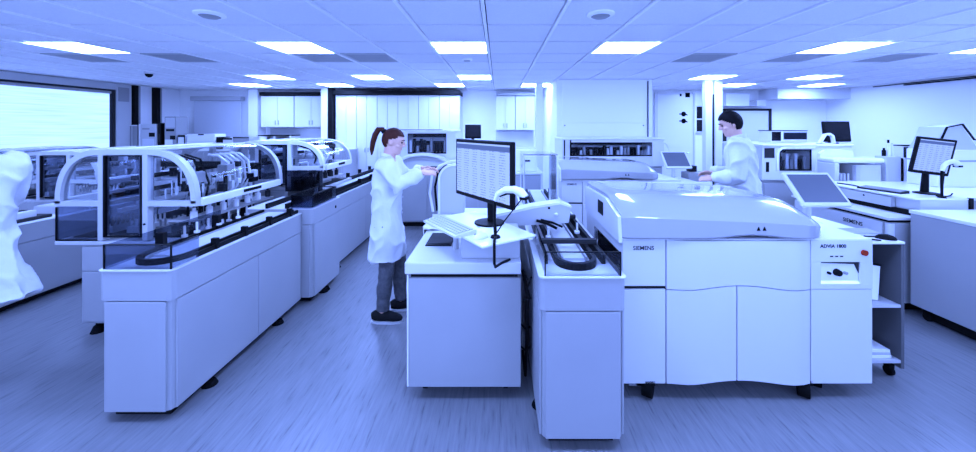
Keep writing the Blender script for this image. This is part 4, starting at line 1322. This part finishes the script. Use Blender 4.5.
part(t, 'cabinet', MB().box(.02, 3.6, .02, 1.2, .08, .95, .004), 'panel')
part(t, 'worktop', MB().box(0, 3.62, 0, 1.22, .95, .98, .004), 'bright_white')
part(t, 'plinth', MB().box(.08, 3.55, .06, 1.1, 0, .08), 'black')
t = thing('storage_bin', 'pale upright file box with bottles, left of the lit page monitor', 'file box', (4.74, 4.32, .98))
part(t, 'box', MB().box(-.04, .14, 0, .14, 0, .30, .008), 'pale_grey')
part(t, 'divider', MB().box(.15, .165, 0, .14, 0, .28), 'black')
part(t, 'divider', MB().box(.18, .20, 0, .14, 0, .28), 'white')
part(t, 'divider', MB().box(.21, .225, 0, .14, 0, .28), 'black')
part(t, 'divider', MB().box(.235, .26, 0, .14, 0, .28), 'bright_white')
for (px, h1, mt, lab) in [(891, .20, 'bright_white', 'slim white bottle with a black tip standing on the file box'), (903, .16, 'cool_wall', 'pale short bottle standing on the file box'), (886, .10, 'black', 'small black-capped vial on the edge of the file box')]:
    b = thing('bottle', lab, 'bottle', ({891: 4.81, 903: 4.855, 886: 4.755}[px], 4.40, 1.28))
    part(b, 'body', MB().tube([(0, 0, 0), (0, 0, h1 * .7), (0, 0, h1 * .8)], [.02, .02, .01], 12), mt, 40)
    part(b, 'cap', MB().cyl(0, 0, h1 * .8, h1, .011, 10), 'black' if mt != 'cool_wall' else 'cool_wall')
t = thing('display_box', 'small box with a dark square window between file box and monitor', 'device', (5.08, 4.42, .98))
part(t, 'stand', MB().box(-.02, .2, .02, .12, 0, .26, .004), 'white')
part(t, 'case', MB().box(-.06, .24, 0, .14, .26, .42, .006), 'bright_white')
part(t, 'window', MB().box(-.06, .04, -.004, .0, .27, .41), 'screen_dark')
part(t, 'top_edge', MB().box(-.06, .24, -.004, .14, .42, .432), 'black')
t = thing('grey_hood_device', 'white instrument with a sloping grey hood at the right wall counter', 'instrument', (4.80, 3.9, .98))
part(t, 'case', MB().box(0, 1.0, 0, .3, 0, .41, .01), 'bright_white')
part(t, 'ledge', MB().box(-.01, 1.0, -.01, .3, .28, .295), 'grey')
part(t, 'hood', MB().prism([(.0, .41), (.06, .50), (.13, .66), (.28, .68), (.38, .55), (.46, .43), (.46, .41)], 'y', .02, .28), 'pale_grey')
part(t, 'hood_edge', MB().ribbon([(.02, .44), (.12, .655), (.29, .69), (.42, .52), (.95, .46)], .014, 'y', .005, .02), 'black')
# things on the arched-window analyzer
ZR = Z(144, 4.6)
monitor('wide black monitor standing on the arched-window analyzer', (X(835, 4.72), 4.72, ZR), .05, .37, .27, .16, math.radians(-6), 'screen_dark', .07)
t = thing('pipette_stand', 'small white pipette stand in front of the wide black monitor', 'stand', (X(824, 4.66), 4.66, ZR))
part(t, 'frame', MB().ribbon([(-.10, 0), (-.03, .12), (.03, .13), (.07, .1), (.09, 0)], .024, 'y', -.06, -.02), 'bright_white')
part(t, 'base', MB().box(-.11, .10, -.06, -.0, 0, .012), 'white')
t = thing('bench_instrument', 'low instrument with two dark windows on the arched-window analyzer', 'instrument', (X(771, 5.1), 5.1, ZR))
part(t, 'case', MB().box(0, .52, 0, .25, 0, .16, .006), 'bright_white')
part(t, 'window', MB().box(.01, .14, -.004, 0, .02, .15), 'screen_dark')
part(t, 'window', MB().box(.18, .51, -.004, 0, .04, .14), 'smoked')
part(t, 'display', MB().box(.2, .49, -.002, .001, .05, .13), 'grey')
part(t, 'top_edge', MB().box(0, .52, -.004, .25, .16, .17), 'black')
solo('black_box', MB().box(0, .10, 0, .12, 0, .09, .006).box(.02, .08, -.004, 0, .02, .07), 'screen_dark', 'small black box beside the tilted screen near the shaft', 'box', loc=(X(694, 5.2), 5.3, .97))
solo('control_stand', MB().box(-.06, .22, -.06, .16, 0, .962, .01), 'panel', 'slim white pedestal under the small black box', 'pedestal', loc=(X(694, 5.2), 5.3, 0.0))

# ------------------------------------------------------------------ far left counter with small instruments
CY, CZ = 7.35, 1.16
t = thing('back_counter', 'tall white counter under the window wall holding boxes and instruments', 'counter', (-5.2, CY, 0))
part(t, 'cabinet', MB().box(-2.3, 2.0, .02, .7, .08, CZ - .03, .004), 'panel')
part(t, 'worktop', MB().box(-2.33, 2.03, 0, .72, CZ - .03, CZ, .004), 'bright_white')
part(t, 'plinth', MB().box(-2.2, 1.9, .06, .6, 0, .08), 'black')
for k in range(6):
    part(t, 'door', MB().box(-2.28 + .71 * k, -1.58 + .71 * k, .006, .02, .1, CZ - .05, .003), 'panel')


def counter_box(name, label, cat, px0, px1, py0, mat, extras=()):
    y = CY + .12
    xa, xb, h = X(px0, y), X(px1, y), Z(py0, y) - CZ
    t = thing(name, label, cat, ((xa + xb) / 2, y, CZ))
    w_ = (xb - xa) / 2
    part(t, 'case', MB().box(-w_, w_, 0, .3, 0, h, .008), mat)
    for (nm, u0, u1, v0, v1, m_) in extras:
        part(t, nm, MB().box(-w_ + 2 * w_ * u0, -w_ + 2 * w_ * u1, -.006, .002, h * v0, h * v1), m_)
    return t


counter_box('grey_locker', 'grey upright box beside the dark wall post', 'box', 125, 137, 125, 'grey', (('panel_line', .55, .62, .02, .98, 'pale_grey'), ('top_edge', 0, 1, .96, 1.0, 'bright_white')))
counter_box('square_instrument', 'square white instrument with a small black display', 'instrument', 139, 156.5, 124, 'pale_grey', (('frame', 0, .08, 0, 1, 'bright_white'), ('display', .58, .9, .5, .66, 'black'), ('slot', .2, .6, .78, .84, 'grey'), ('door', .2, .85, .05, .42, 'cool_wall')))
counter_box('black_post_box', 'narrow black box between the white instruments', 'box', 157.5, 161, 123, 'black', (('label_strip', .3, .7, .3, .6, 'dark_grey'),))
counter_box('tower_instrument', 'tall grey instrument tower with a white drawer', 'instrument', 164.5, 176, 116.5, 'grey', (('drawer', .05, .7, .0, .30, 'bright_white'), ('slot', .15, .85, .55, .62, 'black'), ('display', .5, .95, .3, .42, 'black'), ('door', .1, .9, .66, .96, 'pale_grey')))
counter_box('small_scale', 'small white scale with a black edge beside the tower', 'scale', 178, 185, 135, 'bright_white', (('edge', 0, 1, .85, 1, 'black'), ('side', .88, 1, 0, 1, 'black')))
counter_box('white_case', 'wide low white case on the tall counter', 'case', 187, 215, 134, 'bright_white', (('handle', .4, .6, .92, 1.0, 'black'), ('seam', 0, 1, .5, .53, 'cool_wall')))
counter_box('black_bottle_box', 'small black box next to the wide white case', 'box', 216, 220, 137, 'black', (('cap', .3, .7, .9, 1.0, 'dark_grey'),))
counter_box('open_tray', 'white tray with black rims beside the grey basket', 'tray', 222, 232, 138, 'white', (('rim', 0, 1, .85, 1, 'black'), ('rim', 0, .1, 0, 1, 'black')))
counter_box('grey_basket', 'grey basket with a black rim on the tall counter', 'basket', 233, 249, 137, 'grey', (('rim', 0, 1, .9, 1, 'black'),))
t = thing('paper_cup', 'white cup standing in front of the far pillar', 'cup', (X(252, 7.6), 7.92, CZ))
part(t, 'cup', MB().tube([(0, 0, 0), (0, 0, .24)], [.06, .09], 16), 'bright_white', 40)
part(t, 'rim', MB().tube([(0, 0, .24), (0, 0, .25)], .094, 16), 'white', 40)
t = thing('niche_shelf', 'dark-fronted shelf unit under the wide wall cupboards', 'shelf', (-4.75, 8.08, 0))
part(t, 'cabinet', MB().box(-.75, .72, 0, .6, 0, 1.1, .004), 'panel')
part(t, 'worktop', MB().box(-.78, .74, 0, .6, 1.1, 1.13, .004), 'bright_white')
part(t, 'shelf_top', MB().box(-.75, .0, .1, .5, 1.42, 1.44), 'black')
for xx in (-.75, -.4, -.03):
    part(t, 'upright', MB().box(xx, xx + .03, .1, .5, 1.13, 1.42), 'white')
for k, (mt, lab) in enumerate([('black', 'black binder beside the pale one in the shelf niche'), ('pale_grey', 'pale grey binder in the shelf niche'), ('dark_grey', 'dark grey binder in the shelf niche'), ('white', 'white binder in the shelf niche')]):
    solo('binder', MB().box(-.04, .04, 0, .26, 0, .20 + .03 * (k % 2), .004).box(-.03, .03, -.003, 0, .05, .1), mt, lab, 'binder', loc=(-4.75 + (-.60, -.49, -.28, -.17)[k], 8.22, 1.131))
# ------------------------------------------------------------------ people
def lerp(a, b, t):
    return Vector(a) * (1 - t) + Vector(b) * t


def hand(m, wrist, d, n, side):
    """Palm and five bent fingers. d: along the hand, n: the way the palm faces, side: +1 right hand, -1 left hand."""
    d, n = Vector(d).normalized(), Vector(n)
    n = (n - d * n.dot(d)).normalized()
    w = d.cross(n) * side                      # towards the thumb side
    W = Vector(wrist)
    m.tube([W - d * .03, W, W + d * .03, W + d * .07, W + d * .092], [(.024, .019), (.026, .018), (.036, .016), (.041, .015), (.036, .010)], 12, True, tuple(w))
    for off, ln, rr in ((.030, .070, .0092), (.011, .080, .0095), (-.009, .074, .0092), (-.028, .058, .0082)):
        b = W + d * .078 + w * off
        p1 = b + d * ln * .45 + w * off * .12
        p2 = p1 + (d * .8 + n * .6).normalized() * ln * .32
        p3 = p2 + (d * .45 + n * .9).normalized() * ln * .25
        m.tube([b - d * .02, b, p1, p2, p3], [rr, rr, rr * .95, rr * .88, rr * .6], 8)
    b = W + d * .022 + w * .026
    p1 = b + (d * .65 + w * .75).normalized() * .04
    p2 = p1 + (d * .9 + w * .35 + n * .25).normalized() * .034
    p3 = p2 + (d + n * .4).normalized() * .022
    m.tube([W + d * .01 + w * .008, b, p1, p2, p3], [.012, .0125, .0115, .0105, .007], 8)


def person(label, loc, rz, H, arms, feet, pitch=0.0, turn=0.0, lean=0.0, female=False, hair='hair_black', hem=.46, flare=0.0, body_lean_z=.9, tail=0.0):
    """Local frame: faces +Y. arms: {'R': (elbow, wrist, hand_dir, palm_dir), 'L': ...}; feet: {'R': (x, y, toe_angle), 'L': ...}."""
    k = H / 1.70
    t = thing('person', label, 'person', loc, rz)

    def lz(z):
        return lean * max(0.0, z - body_lean_z * k)
    S = {s: Vector((sg * (.165 if female else .19) * k, lz(1.38 * k), 1.385 * k)) for s, sg in (('R', 1), ('L', -1))}
    # ---- body: one surface
    m = MB()
    secs = [(.84, .15, .10), (.92, .165, .11), (1.05, .135, .095), (1.18, .15, .105), (1.30, .15, .098), (1.38, .11, .07), (1.43, .06, .055)]
    m.tube([(0, lz(z * k), z * k) for z, a, b in secs], [(a * k, b * k) for z, a, b in secs], 20, True, (1, 0, 0))
    neck0 = Vector((0, lz(1.40 * k) - .005, 1.40 * k))
    hb = Vector((0, lz(1.50 * k) + .012, 1.478 * k))
    m.tube([neck0, lerp(neck0, hb, .6), hb + Vector((0, .005, .05))], [.062 * k, .054 * k, .056 * k], 14)
    HM = Matrix.Translation(hb) @ Matrix.Rotation(turn, 4, 'Z') @ Matrix.Rotation(-pitch, 4, 'X') @ Matrix.Scale(k * .98, 4)
    h = MB()
    h.ball((0, 0.0, .125), .074, .094, .100, 24, 16)
    h.ball((0, .03, .06), .058, .062, .072, 20, 12)
    h.ball((0, .062, .02), .032, .030, .028, 14, 9)
    h.ball((0, .074, .142), .050, .022, .016, 14, 9)
    h.tube([(0, .088, .132), (0, .104, .108), (0, .112, .092), (0, .094, .084)], [.009, .012, .014, .009], 10)
    for s in (-1, 1):
        h.ball((s * .013, .096, .088), .010, .010, .008, 10, 7)
        h.ball((s * .044, .062, .085), .022, .022, .018, 12, 8)
        h.ball((s * .074, -.004, .105), .009, .020, .033, 12, 8)
    h.ball((0, .086, .060), .023, .012, .007, 12, 8)
    h.ball((0, .085, .048), .019, .012, .007, 12, 8)
    h.xform(HM)
    m.add(h.v, h.f)
    for s, sg in (('R', 1), ('L', -1)):
        e, wr_, hd, pd = arms[s]
        e, wr_ = Vector(e), Vector(wr_)
        m.tube([S[s] + Vector((-sg * .06, 0, -.01)), S[s], lerp(S[s], e, .5), e, lerp(e, wr_, .35), lerp(e, wr_, .75), wr_], [.045 * k, .046 * k, .042 * k, .038 * k, .038 * k, .031 * k, .026 * k], 14)
        hand(m, wr_, hd, pd, sg)
        fx, fy, ta = feet[s]
        hip, ank = Vector((sg * .085 * k, 0, .88 * k)), Vector((fx, fy, .085 * k))
        kn = lerp(hip, ank, .5) + Vector((0, .03, .02))
        m.tube([hip, lerp(hip, kn, .5), kn, lerp(kn, ank, .3), lerp(kn, ank, .75), ank], [.085 * k, .07 * k, .052 * k, .054 * k, .038 * k, .034 * k], 14)
        tp = Vector((math.sin(ta), math.cos(ta), 0))
        m.tube([ank, Vector((fx, fy, .05)) + tp * .04, Vector((fx, fy, .035)) + tp * .12], [.034, .034, .024], 10)
    me = remesh(m, .0062, 2)
    link('body', me, 'skin_pale', t)
    # ---- eyes, brows, hair
    for s in (-1, 1):
        link('eye', MB().ball((s * .031, .083, .118), .0105, .009, .0085, 10, 8).xform(HM).mesh('eye', True), 'ink', t)
        link('eyebrow', MB().tube([(s * .014, .098, .137), (s * .034, .093, .142), (s * .052, .080, .136)], [.003, .004, .002], 6).xform(HM).mesh('eyebrow', True), hair, t)
    bm = bmesh.new()
    bmesh.ops.create_uvsphere(bm, u_segments=40, v_segments=28, radius=1)
    kill = []
    for f in bm.faces:
        c = f.calc_center_median()
        y, z = c.y, c.z
        if female:
            lim = .42 if y > .45 else (-.05 + .5 * max(0, y + .15) if y > -.35 else -.75)
        else:
            lim = .42 if y > .6 else (-.12 + .75 * max(0, y - .05) if y > .12 else (-.38 if y > -.12 else -.80))
        if z < lim:
            kill.append(f)
    bmesh.ops.delete(bm, geom=kill, context='FACES')
    hh = MB()
    rx, ry, rzz = (.081, .104, .107) if female else (.083, .107, .117)
    hm = Matrix.Translation((0, -.004, .128)) @ Matrix.Diagonal((rx, ry, rzz, 1))
    for v in bm.verts:
        q = noise.noise(Vector((v.co.x * 7, v.co.y * 7, v.co.z * 3)))
        v.co *= 1 + .035 * q + (0 if female else .05 * max(0, v.co.z) * max(0, v.co.y + .3))
    hh.addbm(bm, HM @ hm)
    me = hh.mesh('hair', True)
    ho = link('hair', me, hair, t)
    md = ho.modifiers.new('thickness', 'SOLIDIFY')
    md.thickness = .016
    md.offset = -1
    if female:
        pt = MB().tube([(0, -.088, .165), (0, -.122, .195), (0, -.155, .185), (0, -.172, .13), (0, -.175, .06), (0, -.168, -.01), (0, -.158, -.06)],
                       [(.016, .016), (.020, .022), (.026, .026), (.030, .026), (.030, .024), (.024, .02), (.006, .006)], 14, True, (1, 0, 0)).xform(HM)
        pt = link('ponytail', pt.mesh('ponytail', True), hair, t)
        link('hair_tie', MB().tube([(0, -.095, .17), (0, -.112, .188)], .026, 12).xform(HM).mesh('hair_tie', True), 'black', pt)
    # ---- lab coat
    c = MB()
    if female:
        cs = [(1.432, .055, .055), (1.41, .10, .075), (1.375, .165, .095), (1.30, .185, .118), (1.20, .178, .128), (1.08, .160, .118), (.97, .175, .125), (.86, .195, .135), (.72, .20, .138)]
    else:
        cs = [(1.440, .062, .06), (1.42, .12, .082), (1.385, .195, .10), (1.30, .215, .125), (1.20, .205, .13), (1.08, .19, .122), (.97, .195, .125), (.86, .205, .135), (.72, .21, .138)]
    cs += [(hem + (.72 - hem) * .5, cs[-1][1] + .008 + flare * .5, cs[-1][2] + .006 + flare * .4), (hem, cs[-1][1] + .014 + flare, cs[-1][2] + .010 + flare * .8)]
    c.tube([(tail * max(0, .9 - z) * .3, lz(z * k) - tail * max(0, .9 - z), z * k) for z, a, b in cs], [(a * k, b * k) for z, a, b in cs], 32, True, (1, 0, 0))
    for s, sg in (('R', 1), ('L', -1)):
        e, wr_ = Vector(arms[s][0]), Vector(arms[s][1])
        c.tube([S[s] + Vector((-sg * .08, 0, -.02)), S[s] + Vector((-sg * .01, 0, -.005)), lerp(S[s], e, .4), lerp(S[s], e, .8), e, lerp(e, wr_, .3), lerp(e, wr_, .7), lerp(e, wr_, .95)],
               [.078 * k, .084 * k, .074 * k, .066 * k, .066 * k, .062 * k, .054 * k, .050 * k], 18)
    me = remesh(c, .0105, 3)
    nrm = [v.normal.copy() for v in me.vertices]
    for v, nv in zip(me.vertices, nrm):        # cloth folds
        p = v.co
        fold = noise.noise(Vector((p.x * 9, p.y * 9, p.z * 3.2 + 5 * loc[0]))) + .5 * noise.noise(Vector((p.x * 20 + 3, p.y * 20, p.z * 9)))
        rid = 1 - abs(noise.noise(Vector((p.x * 6 + p.z * 2.5, p.y * 6 - p.z * 1.5, p.z * 4.5 + 9))))
        amp = .016 if p.z < 1.0 * k else .012
        v.co = p + nv * (fold * amp + .030 * (rid ** 4 - .45))
    coat = link('lab_coat', me, 'coat_cloth', t)
    coll = MB().tube([(.062 * k * math.cos(a), lz(1.43 * k) - .004 + .064 * k * math.sin(a), (1.448 - .02 * math.sin(a)) * k) for a in [PI * .62 + (2 * PI - .48 * PI) * i / 16 for i in range(17)]], [(.024 * k, .008 * k)] * 17, 8, True, (0, 0, 1))
    link('collar', coll.mesh('collar', True), 'coat_cloth', coat)
    for z in (1.22, 1.08, .94):
        link('button', MB().tube([(.02, lz(z * k) + .13 * k, z * k), (.02, lz(z * k) + .142 * k, z * k)], .008, 8).mesh('button'), 'pale_grey', coat)
    # ---- trousers and shoes
    tr = MB()
    tr.tube([(0, 0, .78 * k), (0, 0, .92 * k)], [(.15 * k, .10 * k), (.16 * k, .11 * k)], 20, True, (1, 0, 0))
    for s, sg in (('R', 1), ('L', -1)):
        fx, fy, ta = feet[s]
        hip, ank = Vector((sg * .085 * k, 0, .86 * k)), Vector((fx, fy, .10 * k))
        kn = lerp(hip, ank, .5) + Vector((0, .03, .02))
        tr.tube([hip, lerp(hip, kn, .6), kn, lerp(kn, ank, .5), lerp(kn, ank, .85), ank], [.10 * k, .085 * k, .068 * k, .066 * k, .058 * k, .052 * k], 16)
        tp, sd = Vector((math.sin(ta), math.cos(ta), 0)), Vector((math.cos(ta), -math.sin(ta), 0))
        base = Vector((fx, fy, 0))
        sh = MB().tube([base + tp * y + Vector((0, 0, z)) for y, z in ((-.085, .05), (-.06, .055), (-.01, .06), (.05, .052), (.10, .042), (.145, .034), (.168, .026))],
                       [(.022, .03), (.036, .042), (.040, .052), (.041, .042), (.043, .034), (.036, .024), (.014, .012)], 14, True, tuple(sd))
        sh.v = [(p[0], p[1], max(p[2], .014)) for p in sh.v]
        so = link('shoe', sh.mesh('shoe', True), 'shoe_dark', t)
        outl = [(base + tp * y + sd * w) for y, w in ((-.09, -.02), (-.09, .02), (-.03, .040), (.10, .046), (.15, .036), (.175, .0), (.15, -.036), (.10, -.046), (-.03, -.040))]
        link('sole', MB().prism([(p.x, p.y) for p in outl], 'z', 0.0, .016).mesh('sole'), 'pale_grey', so)
    me = remesh(tr, .011, 2)
    nrm = [v.normal.copy() for v in me.vertices]
    for v, nv in zip(me.vertices, nrm):
        p = v.co
        v.co = p + nv * (.010 * noise.noise(Vector((p.x * 12, p.y * 12, p.z * 16))))
    link('trousers', me, 'denim', t)
    return t


WX, WYY = -.965, 3.10
person('woman with a brown ponytail in a white lab coat reaching toward the loading unit', (WX, WYY, 0), math.radians(-84), 1.63,
       {'R': ((.20, .12, 1.16), (.11, .30, 1.255), (-.3, 1, -.05), (-.5, 0, -1)), 'L': ((-.20, .12, 1.16), (-.10, .31, 1.265), (.3, 1, -.05), (.5, 0, -1))},
       {'R': (.09, -.02, .1), 'L': (-.10, .10, -.1)}, pitch=math.radians(14), turn=0, lean=.03, female=True, hair='hair_brown', hem=.545)
MX, MY = 2.55, 3.68
person('dark-haired man in a white lab coat looking down between the two analyzers', (MX, MY, 0), math.radians(56), 1.80,
       {'R': ((.26, .10, 1.18), (.12, .30, 1.13), (-.2, 1, -.1), (-.6, 0, -1)), 'L': ((-.26, .06, 1.16), (-.15, .28, 1.10), (.2, 1, -.1), (.6, 0, -1))},
       {'R': (.10, .02, .1), 'L': (-.10, -.02, -.1)}, pitch=math.radians(20), turn=math.radians(14), lean=.12, hair='hair_black', hem=.5)
person('passer-by in a pale lab coat walking along the aisle beside the near track bench', (-3.15, 2.10, 0), math.radians(80), 1.74,
       {'R': ((.22, .10, 1.15), (.18, .32, 1.05), (0, 1, -.3), (-1, 0, 0)), 'L': ((-.26, -.20, 1.14), (-.30, -.42, .93), (0, -.6, -1), (1, 0, 0))},
       {'R': (.09, .28, 0), 'L': (-.09, -.20, 0)}, pitch=.05, hem=.55, flare=.03, tail=.18)
bpy.data.scenes.remove(TMP)
